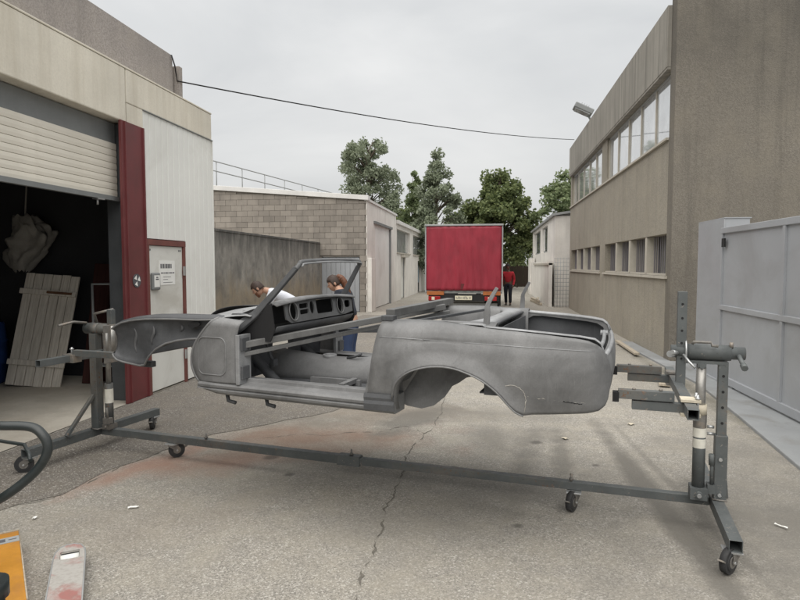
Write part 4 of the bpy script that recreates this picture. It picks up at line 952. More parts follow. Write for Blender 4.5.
# ------------------------------------------------------------------ rotisserie that carries the body
ro = thing('body_rotisserie', 'dark grey steel rotisserie on castors holding the car shell at both ends', 'rotisserie', (-1.093, 4.52, 0), R(-10.8))
def rs(n, mb, mt=M_jig, par=ro, **k): return obj(n, mb, mt, par, **k)
def castor(s_, y, ztop, swivel, r_=.062):
    c_ = rs('castor', MB().box((s_, y, ztop - .006), (.10, .09, .012)), M_zinc, bevel=.002)
    ca, sa = math.cos(swivel), math.sin(swivel); ax = Vector((-sa, ca, 0)); off = Vector((ca, sa, 0)) * .035
    cc = Vector((s_, y, r_ + .002)) + off
    m = MB(); m.cyl(cc - ax * .018, cc + ax * .018, r_, n=24); m.cyl(cc - ax * .024, cc + ax * .024, r_ - .02, n=20); wh = obj('wheel', m, M_tyre, c_)
    m = MB(); m.cyl(cc - ax * .026, cc + ax * .026, r_ - .036, n=14); obj('hub', m, M_jigworn, c_)
    m = MB()
    for e in (-1, 1):
        b_ = ax * e * .032; m.prism([Vector((s_, y, ztop - .02)) + b_ - Vector((ca, sa, 0)) * .035, Vector((s_, y, ztop - .02)) + b_ + Vector((ca, sa, 0)) * .045, cc + b_ + Vector((ca, sa, 0)) * .018, cc + b_ - Vector((0, 0, .018)), cc + b_ - Vector((ca, sa, 0)) * .018], ax * e * .004)
    m.box((s_, y, ztop - .018), (.07, .07, .012), rz=swivel); obj('fork', m, M_jigworn, c_)
    m = MB(); m.cyl(cc - ax * .04, cc + ax * .04, .008, n=8); obj('axle', m, M_zinc, c_)
    m = MB(); m.box(tuple(cc + Vector((ca, sa, 0)) * .06 + Vector((0, 0, .01))), (.07, .035, .008), rz=swivel, ry=R(-30)); obj('brake_pedal', m, M_jigworn, c_)
ZB = .165
rs('main_beam', MB().beam((-2.50, .05, ZB), (.02, .03, ZB), .065, .065), bevel=.004)
rs('main_beam', MB().beam((.021, .03, ZB), (2.555, .06, ZB), .055, .055), bevel=.004)
rs('beam_sleeve', MB().beam((-.09, .03, ZB), (.10, .03, ZB), .078, .078), bevel=.004)
for s_ in (.02, -1.35, 1.69):
    m = MB(); m.cyl((s_, .03, ZB + .03), (s_, .03, ZB + .085), .008, n=8); m.cyl((s_, .03, ZB + .042), (s_, .03, ZB + .055), .016, n=6); rs('clamp_bolt', m, M_jigworn)
castor(-1.70, .02, ZB - .034, R(50), .068); castor(1.71, .02, ZB - .03, R(250), .068)
# left stand
def stand(s0, side, y0, y1):
    rs('base_tube', MB().hollow((s0, y0, ZB), (s0, y1, ZB), .07, .07), bevel=.002)
    castor(s0 - .01, y0 + .05, ZB - .036, R(235) if side > 0 else R(220), .07); castor(s0, y1 - .06, ZB - .036, R(300), .068)
stand(-2.55, -1, -.72, .80); stand(2.595, 1, -.62, .85)
rs('post', MB().hollow((-2.50, -.02, ZB + .036), (-2.50, -.02, 1.08), .075, .075), bevel=.003)
rs('post_gusset', MB().prism([(-2.50, -.06, ZB + .036), (-2.50, -.42, ZB + .036), (-2.50, -.06, .40)], (.006, 0, 0)) if 0 else MB().beam((-2.50, -.36, ZB + .05), (-2.50, -.06, .52), .03, .03), M_jig, bevel=.003)
j = rs('hydraulic_jack', MB().cyl((-2.40, .02, .24), (-2.40, .02, .62), .036, n=16), M_jig)
m = MB(); m.cyl((-2.40, .02, .62), (-2.40, .02, 1.0), .022, n=14); obj('piston_rod', m, M_chrome, j)
m = MB(); m.cyl((-2.40, .02, .44), (-2.40, .02, .57), .0375, n=16, cap=False); obj('jack_label', m, M_sticker, j)
m = MB(); m.bx(-2.44, -2.36, -.03, .07, .20, .245); m.cyl((-2.40, -.05, .225), (-2.40, .09, .225), .014, n=10); obj('jack_foot', m, M_jigworn, j)
m = MB(); m.cyl((-2.34, -.06, .30), (-2.32, -.09, .42), .010, n=8); m.bx(-2.38, -2.31, -.08, -.03, .27, .32); obj('pump_lever', m, M_jigworn, j)
rs('rotation_tube', MB().cyl((-2.62, 0, 1.12), (-2.28, 0, 1.12), .05, n=18), M_jig)
rs('rotation_sleeve', MB().cyl((-2.56, 0, 1.12), (-2.46, 0, 1.12), .054, n=18), M_jig)
m = MB(); m.tube([(-2.60, -.02, 1.17), (-2.62, -.14, 1.19), (-2.62, -.30, 1.17)], .012, 8); m.tube([(-2.5, 0, 1.18), (-2.48, -.04, 1.26), (-2.32, .02, 1.30)], .012, 8); rs('lock_lever', m, M_jigworn)
rs('cross_arm', MB().hollow((-2.34, -.74, .92), (-2.34, .62, .92), .055, .055, .005), bevel=.002)
rs('face_plate', MB().box((-2.27, 0, 1.0), (.014, .30, .34)), M_jigworn, bevel=.004)
rs('upright', MB().beam((-2.31, -.02, .95), (-2.31, -.02, 1.30), .05, .05), bevel=.003)
for y in (-.42, .42):
    a_ = rs('reach_arm', MB().hollow((-2.31, y, .965), (-1.74, y, .965), .05, .05, .005), bevel=.002)
    m = MB(); m.bx(-2.40, -2.28, y - .045, y + .045, .885, .953); obj('clamp', m, M_jigworn, a_, bevel=.003)
    m = MB(); m.bx(-1.76, -1.655, y - .05, y + .05, .93, 1.06); m.cyl((-1.72, y - .08, 1.0), (-1.72, y + .08, 1.0), .010, n=8); m.cyl((-1.68, y - .08, .96), (-1.68, y + .08, .96), .010, n=8); obj('mount_bracket', m, M_jigworn, a_, bevel=.004)
    m = MB(); m.cyl((-2.34, y, .94), (-2.34, y, 1.01), .008, n=8); m.cyl((-2.34, y, .99), (-2.34, y, 1.0), .017, n=6); obj('clamp_bolt', m, M_zinc, a_)
m = MB(); m.cyl((-2.28, -.05, .93), (-2.28, -.05, 1.16), .03, n=12); m.cyl((-2.28, -.12, .93), (-2.28, -.12, 1.10), .022, n=12); rs('clamp_screw', m, M_chrome)
# right stand
rs('post', MB().beam((2.605, .0, ZB + .036), (2.605, .0, .62), .072, .072), bevel=.004)
rs('post_extension', MB().beam((2.605, .0, .60), (2.605, .0, 1.09), .055, .055), bevel=.003)
for z in (.70, .80, .90, 1.0): rs('pin_hole', MB().cyl((2.605, -.029, z), (2.605, -.026, z), .009, n=8), M_black)
for z in (.47, .24): rs('post_bolt', MB().cyl((2.60, -.051, z), (2.60, -.037, z), .012, n=6), M_zinc)
for z in (.665, .62): rs('post_bolt', MB().cyl((2.565, 0, z), (2.525, 0, z), .010, n=8), M_zinc)
rs('back_brace', MB().beam((2.645, .02, ZB + .04), (2.620, .02, .50), .03, .03), bevel=.003)
j = rs('hydraulic_jack', MB().cyl((2.480, -.01, .27), (2.480, -.01, .74), .038, n=18), M_jig)
m = MB(); m.cyl((2.480, -.01, .74), (2.480, -.01, 1.05), .030, n=16); obj('piston_rod', m, M_chrome, j)
m = MB(); m.cyl((2.480, -.01, .745), (2.480, -.01, .81), .040, n=16); obj('tape_wrap', m, M_tape, j)
m = MB(); m.cyl((2.480, -.01, .66), (2.480, -.01, .744), .040, .041, n=18, cap=False); obj('worn_collar', m, M_jigworn, j)
for z in (.53, .60):
    m = MB(); m.cyl((2.480, -.01, z), (2.480, -.01, z + .06), .0392, n=18, cap=False); obj('jack_label', m, M_sticker, j)
m = MB(); m.bx(2.430, 2.530, -.065, .045, .20, .275); m.cyl((2.480, -.08, .235), (2.480, .06, .235), .022, n=14); obj('jack_foot', m, M_jig, j)
m = MB(); m.cyl((2.480, -.09, .235), (2.480, -.078, .235), .014, n=8); obj('pivot_bolt', m, M_zinc, j)
m = MB(); m.bx(2.530, 2.575, -.05, .02, .245, .30); m.cyl((2.555, -.03, .30), (2.550, -.04, .48), .011, n=10); m.cyl((2.550, -.04, .43), (2.548, -.042, .50), .017, n=10); obj('pump_lever', m, M_jig, j)
m = MB(); m.bx(2.455, 2.505, -.04, .02, 1.05, 1.075); m.cyl((2.480, -.05, 1.06), (2.480, .03, 1.06), .016, n=10); obj('jack_head', m, M_jig, j)
rs('head_plate', MB().bx(2.365, 2.615, -.03, .03, 1.072, 1.092))
rs('rotation_tube', MB().cyl((2.30, 0, 1.145), (2.725, 0, 1.145), .040, n=20), M_jig)
rs('rotation_sleeve', MB().cyl((2.375, 0, 1.145), (2.645, 0, 1.145), .050, n=20), M_jig)
m = MB(); m.cyl((2.685, 0, 1.145), (2.690, -.16, 1.09), .014, n=10); m.cyl((2.690, -.15, 1.095), (2.691, -.19, 1.08), .019, n=10); rs('crank_handle', m, M_jig)
m = MB(); m.tube([(2.42, -.055, 1.20), (2.425, -.06, 1.215), (2.525, -.06, 1.215), (2.530, -.06, 1.195), (2.565, -.06, 1.193)], .009, 8); m.cyl((2.645, -.02, 1.18), (2.645, -.02, 1.215), .012, n=8); rs('lock_pin', m, M_jigworn)
m = MB(); m.tube([(2.385, .06 * math.cos(a), 1.145 + .072 * math.sin(a)) for a in [2 * math.pi * k / 18 for k in range(18)]], .007, 6, closed=True); rs('locking_ring', m, M_zinc)
rs('upright', MB().hollow((2.36, .0, .86), (2.36, .0, 1.53), .055, .055, .005), bevel=.002)
for z in (1.1, 1.2, 1.28, 1.36, 1.45): rs('pin_hole', MB().cyl((2.36, -.029, z), (2.36, -.0265, z), .008, n=8), M_black)
m = MB(); m.tube([(2.37, -.05, 1.13), (2.40, -.10, 1.09), (2.43, -.13, 1.06)], .008, 8); m.cyl((2.33, -.06, 1.14), (2.30, -.10, 1.15), .014, n=8); m.cyl((2.29, -.05, 1.13), (2.33, .02, 1.12), .022, n=10); rs('lock_lever', m, M_zinc)
rs('cross_arm', MB().hollow((2.345, -.80, .915), (2.345, .62, .915), .058, .058, .005), bevel=.002)
for y in (-.60, .30):
    a_ = rs('reach_arm', MB().hollow((1.975, y, .965), (2.27, y, .965), .05, .052, .005), bevel=.002)
    m = MB(); m.hollow((2.05, y + .01, .905), (2.325, y + .01, .905), .05, .05, .005); obj('sliding_arm', m, M_jig, a_, bevel=.002)
    m = MB(); m.bx(1.945, 1.98, y - .03, y + .03, .92, .975); obj('end_block', m, M_black, a_)
    m = MB(); m.bx(2.30, 2.40, y - .05, y + .05, .948, .962); m.bx(2.30, 2.40, y - .05, y + .05, .868, .882); obj('clamp', m, M_tape if y < 0 else M_jigworn, a_)
    m = MB()
    for q_ in (-.03, .03): m.cyl((2.385, y + q_, .87), (2.385, y + q_, .99), .007, n=8); m.cyl((2.385, y + q_, .965), (2.385, y + q_, .975), .014, n=6)
    obj('clamp_bolt', m, M_zinc, a_)
    m = MB(); m.cyl((2.20, y, .99), (2.20, y, 1.005), .010, n=6); m.cyl((2.06, y, .99), (2.06, y, 1.0), .010, n=6); obj('set_bolt', m, M_jigworn, a_)

def bead(c_, w_):
    pts = [(c_[0] + a * w_, c_[1] + b * w_, c_[2] + .002 * mnoise.noise((a * 9, b * 9, c_[2]))) for a, b in ((-.5, -.5), (0, -.52), (.5, -.5), (.52, 0), (.5, .5), (0, .52), (-.5, .5), (-.52, 0))]
    m = MB(); m.tube(pts, .006, 6, closed=True); rs('weld_bead', m, M_jigworn)
bead((-2.50, -.02, ZB + .04), .078); bead((2.605, 0, ZB + .04), .075)
# ------------------------------------------------------------------ pallet truck and yellow beam, near left
M_fork = NT('worn_fork_paint'); p = M_fork.pos()
c = M_fork.mix(M_fork.ramp(M_fork.noise(p, 5, 6, .6, .5), .48, .60), (.40, .385, .36), (.34, .15, .135))
c = M_fork.mix(M_fork.ramp(M_fork.noise(p, 9, 6, .7), .55, .66, 0, .8), c, (.40, .385, .36)); c = M_fork.mix(M_fork.ramp(M_fork.noise(p, 50, 3), .45, .7, 0, .35), c, (.2, .17, .14))
M_fork = M_fork.set(Base_Color=c, Roughness=.6)
M_yellow = simple('yellow_paint', (.46, .21, .025), .5, 0, .15, 6, .05, 70, False, (.30, .14, .05), .5)
M_blackpaint = simple('black_handle_paint', (.016, .022, .023), .4, 0, .2, 8, .05, 70, False, (.07, .07, .065), .4)
pt = thing('pallet_truck', 'worn pallet truck with a grey and red fork and black loop handle at lower left', 'pallet truck', (-1.875, 2.33, 0), R(34.5))
# local frame: y along the forks
def fork(xc):
    ol = [(-.08, -.25)] + [(-.08, .72), (-.075, .80), (-.055, .86), (-.02, .885), (.02, .885), (.055, .86), (.075, .80), (.08, .72), (.08, -.25)]
    f_ = obj('fork', plate([(xc + a, b) for a, b in ol], [rrect(xc - .048, xc + .048, .70, .80, .012)], lambda a, b: (a, b, .082), .008, (0, 0, 1)), M_fork, pt)
    m = MB(); m.bx(xc - .079, xc - .072, -.25, .74, .03, .081); m.bx(xc + .072, xc + .079, -.25, .74, .03, .081); obj('fork_side', m, M_fork, f_)
    m = MB(); m.cyl((xc - .045, .755, .045), (xc + .045, .755, .045), .042, n=18); obj('load_roller', m, M_paper, f_)
    m = MB(); m.bx(xc - .045, xc + .045, .775, .797, .06, .08); obj('roller_axle', m, M_black, f_)
    m = MB(); m.tube([(xc + a * .985, b, .09) for a, b in ol], .004, 6); obj('fork_rim', m, M_grey, f_)
fork(-.003); fork(-.385)
m = MB(); m.bx(-.46, .08, -.33, -.255, .06, .30); m.bx(-.33, -.05, -.50, -.335, .09, .20); obj('fork_yoke', m, M_fork, pt, bevel=.012)
m = MB(); m.cyl((-.19, -.44, .20), (-.19, -.44, .52), .05, n=18); m.cyl((-.12, -.44, .20), (-.12, -.44, .42), .028, n=14); m.cyl((-.19, -.44, .50), (-.19, -.44, .56), .065, n=18); obj('hydraulic_pump', m, M_blackpaint, pt)
for x in (-.25, -.13):
    m = MB(); m.cyl((x - .022, -.44, .09), (x + .022, -.44, .09), .09, n=24); obj('steer_wheel', m, M_tyre, pt)
# handle shaft and loop
def ptl(p): 
    return W[pt.name].inverted() @ Vector(p)
m = MB(); m.tube([(-.19, -.46, .54), ptl((-1.62, 1.62, .98))], .02, 10); obj('handle_shaft', m, M_blackpaint, pt)
lpw = smooth_path([(-1.62, 1.60, .985), (-1.50, 1.56, .985), (-1.405, 1.52, 1.02), (-1.33, 1.535, 1.075), (-1.285, 1.545, 1.125), (-1.27, 1.55, 1.17), (-1.285, 1.55, 1.205), (-1.325, 1.55, 1.228), (-1.41, 1.53, 1.233), (-1.52, 1.55, 1.225), (-1.63, 1.58, 1.21), (-1.72, 1.61, 1.16), (-1.72, 1.62, 1.05), (-1.62, 1.60, .985)], 5)
m = MB(); m.tube([ptl(p) for p in lpw], .0135, 12); hl = obj('handle_loop', m, M_blackpaint, pt)
m = MB(); m.tube([ptl(p) for p in ((-1.62, 1.64, 1.14), (-1.53, 1.66, 1.145), (-1.42, 1.635, 1.145), (-1.375, 1.60, 1.13), (-1.345, 1.57, 1.12))], .006, 8); obj('release_lever', m, M_blackpaint, hl)
yb = thing('yellow_beam', 'yellow painted steel beam with a grey label plate at the lower left edge', 'steel beam', (-2.54, 2.78, 0), R(43))
m = MB(); m.hollow((0, -.6, .06), (0, .40, .06), .13, .12, .006); obj('beam_body', m, M_yellow, yb, bevel=.003)
m = MB(); m.bx(-.066, .066, .401, .409, .0, .125); obj('end_plate', m, M_timber, yb)
m = MB(); m.bx(-.062, .062, .24, .32, .1205, .1225); lb_ = obj('label_plate', m, M_grey, yb)
m = MB(); m.bx(-.035, -.005, .26, .30, .1228, .1236); m.bx(.01, .05, .275, .285, .1228, .1236); obj('label_print', m, M_ink, lb_)
m = MB(); m.tube([(.066, .4, .121), (.066, -.5, .121)], .004, 6); obj('worn_edge', m, M_timber, yb)

# ------------------------------------------------------------------ litter
def scrap(x, y, w_, l_, rz, label, mat, cat='litter', name='paper_scrap', z=.006):
    gg = [[((i / 4 - .5) * w_, (j / 4 - .5) * l_, .010 * mnoise.noise((i * .9 + x, j * .9 + y, 2)) + .008) for j in range(5)] for i in range(5)]
    m = MB(); m.grid(gg, False); q = obj(name, m, mat, None, solid=.001, loc=(x, y, z)); q.rotation_euler = (0, 0, R(rz)); tag(q, label, cat)
scrap(-2.45, 3.78, .018, .07, -60, 'white paper scrap on asphalt below the left castor', M_paper)
scrap(-3.0, 3.52, .022, .035, 10, 'small white paper scrap on asphalt near the yellow beam', M_paper)
scrap(1.88, 4.12, .012, .08, 40, 'white cigarette paper scrap right of the right stand', M_paper)
scrap(.74, 5.95, .045, .06, 30, 'crumpled pale leaf scrap on the ground beneath the car tail', M_tape)
scrap(1.5, 6.6, .05, .07, -35, 'tan cardboard scrap behind the right jack', M_tape)

# ------------------------------------------------------------------ red curtain sided truck
def mat_curtain():
    t = NT('red_tarpaulin'); p = t.pos()
    n1 = t.noise(t.map(p, (3, 3, .9), rot=(0, R(12), 0)), 1.3, 5, .55, .4); n2 = t.noise(p, 120, 2)
    c = t.mix(t.ramp(n1, .3, .7), (.215, .016, .030), (.305, .025, .044)); c = t.mix(t.ramp(t.noise(p, 1.1, 5, .6), .5, .75, 0, .4), c, (.14, .017, .025))
    t.set(Base_Color=c, Roughness=.5, Specular_IOR_Level=.4); t.bump(t.math('ADD', n1, t.math('MULTIPLY', n2, .05)), .35, .06); return t.m
M_curt = mat_curtain()
M_orange = simple('orange_panel', (.36, .11, .025), .5, 0, .15, 8)
M_lamp = simple('red_lamp', (.30, .01, .012), .2, 0, .2)
M_plate = simple('plate_white', (.66, .62, .48), .5, 0, .1)
tk = thing('lorry', 'red curtain sided truck parked in the lane seen from behind', 'truck', (-.87, 20, 0))
o = lambda n, mb, mt, par=tk, **k: obj(n, mb, mt, par, True, **k)
tx0, tx1, ty = -2.13, .40, 20.0
m = MB(); gg = []
for i in range(41):
    u = i / 40; row = []
    for k in range(25):
        v = k / 24; x = tx0 + .03 + (tx1 - tx0 - .06) * u; z = .86 + 2.12 * v
        f_ = .07 * math.sin((u * 5.2 + .55 * abs(v - .15)) * 2 * math.pi) * (.35 + .65 * (1 - v)) * math.sin(math.pi * min(1, u * 1.0 + .0)) + .025 * mnoise.noise((u * 6, v * 3, 4))
        row.append((x, ty - .012 - abs(f_) * .9, z))
    gg.append(row)
m.grid(gg); cu = o('rear_curtain', m, M_curt, solid=.004)
m = MB(); m.bx(-.95, -.80, ty - .06, ty - .052, .90, 1.08); obj('curtain_flap', m, simple('dark_red_flap', (.10, .012, .014), .7), cu, True)
for sx in (tx0, tx1):
    gg = []
    for i in range(50):
        u = i / 49; gg.append([(sx + .02 * math.sin(u * 90) * (1 - .5 * k / 8), ty + .05 + 6.4 * u, .90 + 2.06 * k / 8) for k in range(9)])
    m = MB(); m.grid(gg); o('side_curtain', m, M_curt, solid=.004)
    m = MB(); m.bx(sx - .02, sx + .02, ty - .01, ty + .045, .80, 3.0); o('corner_post', m, M_grey)
m = MB(); m.bx(tx0 - .03, tx1 + .03, ty - .05, ty + 6.5, 2.985, 3.045); o('roof_rail', m, M_grey, bevel=.015)
m = MB(); m.bx(tx0, tx1, ty + .0, ty + 6.5, .76, .85); o('load_bed', m, M_greybox)
for x in (-1.35, -.40):
    m = MB(); m.bx(x - .05, x + .05, ty + .1, ty + 9.0, .52, .76); o('chassis_rail', m, M_black)
m = MB(); m.bx(tx0 + .1, tx1 - .1, ty + .0, ty + .08, .50, .74); bp = o('tail_beam', m, M_black)
for a, b in ((tx0 + .05, tx0 + .62), (tx1 - .62, tx1 - .05)):
    m = MB(); m.bx(a, b, ty - .04, ty - .012, .70, .83); obj('orange_marker', m, M_orange, bp, True, bevel=.004)
    m = MB(); m.bx(a + .05, b - .12, ty - .035, ty - .005, .52, .66); lc = obj('lamp_cluster', m, M_lamp, bp, True, bevel=.01)
    m = MB(); m.bx(a + .16, a + .26, ty - .04, ty - .036, .54, .64); obj('lamp_lens', m, M_plate, lc, True)
m = MB(); m.bx(-1.14, -.58, ty - .05, ty - .03, .54, .68); lp_ = obj('number_plate', m, M_plate, bp, True, bevel=.004)
m = MB(); xx = -1.10
for k, wl in enumerate((.05, .045, .05, .02, .05, .05, .045, .02, .05)):
    if wl > .03:
        m.bx(xx, xx + .012, ty - .053, ty - .051, .565, .655); m.bx(xx + wl - .012, xx + wl, ty - .053, ty - .051, .565, .655 if k % 3 else .61)
        m.bx(xx + .013, xx + wl - .013, ty - .053, ty - .051, .643 if k % 2 else .60, .655 if k % 2 else .612)
    xx += wl + .012
obj('plate_characters', m, M_ink, lp_, True)
m = MB(); m.bx(tx0 + .15, tx1 - .15, ty + .25, ty + .35, .30, .42); o('underrun_bar', m, M_grey)
for y in (ty + 1.7, ty + 7.6):
    for x in (tx0 + .2, tx1 - .2):
        m = MB(); m.cyl((x - .13, y, .45), (x + .13, y, .45), .45, n=28); wh = o('wheel', m, M_tyre, bevel=.03)
        m = MB(); m.cyl((x - .135, y, .45), (x + .135, y, .45), .24, n=20); obj('rim', m, M_grey, wh, True)
m = MB(); m.bx(tx0 + .1, tx1 - .1, ty + 6.7, ty + 8.6, .6, 2.55); o('cab', m, M_paper, bevel=.12)
for x in (tx0 + .3, tx1 - .3):
    m = MB(); m.bx(x - .28, x + .28, ty + 1.1, ty + 1.13, .28, .70); o('mud_flap', m, M_tyre)

# ------------------------------------------------------------------ people
def skin(name, verts, edges, mat, parent, root=0, sub=2):
    me = bpy.data.meshes.new(name); me.from_pydata([v[0] for v in verts], edges, []); ob = bpy.data.objects.new(name, me); COL.objects.link(ob)
    md = ob.modifiers.new('skin', 'SKIN'); md.use_smooth_shade = True
    for i, v in enumerate(verts):
        r_ = v[1] if isinstance(v[1], tuple) else (v[1], v[1]); me.skin_vertices[0].data[i].radius = r_
        me.skin_vertices[0].data[i].use_root = (i == root)
    s_ = ob.modifiers.new('sub', 'SUBSURF'); s_.levels = s_.render_levels = sub
    dg = bpy.context.evaluated_depsgraph_get(); dg.update()
    nm = bpy.data.meshes.new_from_object(ob.evaluated_get(dg)); nm.materials.clear(); nm.materials.append(mat)
    for pl_ in nm.polygons: pl_.use_smooth = True
    bpy.data.objects.remove(ob); q = bpy.data.objects.new(name, nm); COL.objects.link(q); q.parent = parent; W[q.name] = W[parent.name]; return q
M_skin = simple('skin_tone', (.46, .27, .19), .55, 0, .08, 12, .02)
M_skind = simple('skin_tone_dark', (.12, .065, .045), .5, 0, .08, 12, .02)
M_hair = simple('brown_hair', (.045, .026, .018), .6, 0, .3, 40, .3)
M_hair2 = simple('auburn_hair', (.15, .06, .03), .55, 0, .35, 40, .3)
def mat_fab(n_, c_): return simple(n_, c_, .9, 0, .12, 9, .2, 120)
def hand(base, d, pal, mat, par, curl=.4, sc=1.0):
    """palm and five fingers growing from the wrist; d = direction of the hand, pal = palm normal"""
    base, d, pal = Vector(base), Vector(d).normalized(), Vector(pal).normalized(); sd = d.cross(pal)
    V = [(tuple(base), .024 * sc), (tuple(base + d * .045 * sc), (.034 * sc, .016 * sc)), (tuple(base + d * .085 * sc), (.036 * sc, .014 * sc))]; E = [(0, 1), (1, 2)]
    for k, (a, ln) in enumerate(((-.030, .065), (-.010, .078), (.010, .072), (.028, .055))):
        p0 = base + d * .085 * sc + sd * a * sc; p1 = p0 + (d + pal * curl * .5).normalized() * ln * .5 * sc; p2 = p1 + (d + pal * curl * 1.6).normalized() * ln * .5 * sc
        i = len(V); V += [(tuple(p0), .010 * sc), (tuple(p1), .0095 * sc), (tuple(p2), .008 * sc)]; E += [(2, i), (i, i + 1), (i + 1, i + 2)]
    p0 = base + d * .035 * sc - sd * .03 * sc; p1 = p0 + (d * .6 - sd * .7 + pal * .3).normalized() * .04 * sc; p2 = p1 + (d + pal * .4).normalized() * .03 * sc
    i = len(V); V += [(tuple(p0), .013 * sc), (tuple(p1), .011 * sc), (tuple(p2), .009 * sc)]; E += [(1, i), (i, i + 1), (i + 1, i + 2)]
    return V, E
def head(par, c, yaw, pitch, skinm, hairm, beard=None, tail=None, cap=None, s=1.0):
    """head with face; local +y is the way the face looks"""
    Mh = Matrix.Translation(Vector(c)) @ Matrix.Rotation(yaw, 4, 'Z') @ Matrix.Rotation(-pitch, 4, 'X')
    def tf(mb): mb.v = [tuple(Mh @ (Vector(v) * s)) for v in mb.v]; return mb
    m = MB(); gg = []
    for i in range(15):
        t = math.pi * i / 14; z = .118 * math.cos(t); row = []
        for k in range(20):
            a = 2 * math.pi * k / 20; rx = .074 * math.sin(t) ** .8; ry = .094 * math.sin(t) ** .8
            x = rx * math.cos(a); y = ry * math.sin(a)
            if z < -.02: x *= 1 + (z + .02) * 2.6; y = y * (1 + (z + .02) * 1.4) + .012
            if y > 0: y *= .96
            row.append((x, y, z))
        row.append(row[0]); gg.append(row)
    m.grid(gg); m.prism([(-.012, .088, -.028), (.012, .088, -.028), (0, .118, -.024), (0, .09, .02)][:3], (0, -.004, .005)); m.add([(-.013, .086, -.03), (.013, .086, -.03), (0, .116, -.026), (0, .086, .024)], [(0, 1, 2), (0, 2, 3), (1, 3, 2)], True)
    for e in (-1, 1): m.sphere((e * .078, -.005, -.005), (.012, .022, .032), 8, 6)
    h_ = obj('head', tf(m), skinm, par)
    m = MB()
    for e in (-1, 1): m.sphere((e * .032, .083, .005), (.013, .008, .006), 8, 5)
    obj('eye', tf(m), M_ink, h_)
    m = MB(); m.sphere((0, .086, -.058), (.024, .008, .005), 8, 5); obj('mouth', tf(m), simple('lips', (.30, .11, .09), .5), h_)
    m = MB(); gg = []
    for i in range(9):
        t = math.pi * .60 * i / 8; row = []
        for k in range(20):
            a = 2 * math.pi * k / 20; lim = .62 if math.sin(a) > .35 else 1.0
            tt = t * lim; n_ = 1 + .10 * mnoise.noise((math.cos(a) * 6, math.sin(a) * 6, i * 1.3))
            row.append((.084 * math.sin(tt) ** .85 * math.cos(a) * n_, .102 * math.sin(tt) ** .85 * math.sin(a) * n_ - .004, .126 * math.cos(tt) * n_))
        row.append(row[0]); gg.append(row)
    m.grid(gg); obj('hair', tf(m), hairm, par, solid=.006)
    if beard:
        m = MB(); gg = []
        for i in range(7):
            z = -.03 - .095 * i / 6; row = []
            for k in range(13):
                a = math.pi * (.16 + .68 * k / 12); w_ = (1 + (z + .02) * 2.4); row.append((.077 * w_ * math.cos(a), .096 * w_ * math.sin(a) + .006 - (.012 if i == 0 else 0), z - .012 * math.sin(a)))
            gg.append(row)
        m.grid(gg); obj('beard', tf(m), beard, par, solid=.006)
    if tail:
        m = MB()
        for k in range(9):
            dx = .03 * math.cos(k * 2.1); dz = .03 * math.sin(k * 1.7)
            m.tube(smooth_path([(dx * .6, -.06, .055 + dz * .5), (dx * 1.4, -.115, .035 + dz), (dx * 2.3, -.15, -.06 + dz * 1.2), (dx * 2.6, -.15, -.17 + dz), (dx * 1.8, -.135, -.28 + dz * 1.6)], 4), [.022 + .022 * math.sin(math.pi * j / 16) + .006 * math.sin(j * 2.3 + k) for j in range(17)], 6)
        obj('ponytail', tf(m), tail, par)
    if cap:
        m = MB(); gg = []
        for i in range(7):
            t = math.pi * .46 * i / 6; gg.append([(.092 * math.sin(t) * math.cos(a), .11 * math.sin(t) * math.sin(a), .134 * math.cos(t) + .002) for a in [2 * math.pi * k / 20 for k in range(21)]])
        m.grid(gg); m.prism([(.07 * math.cos(a), .08 + .085 * math.sin(a), .025) for a in [math.pi * k / 8 for k in range(9)]], (0, 0, .008)); obj('cap', tf(m), cap, par, solid=.005)
    return h_
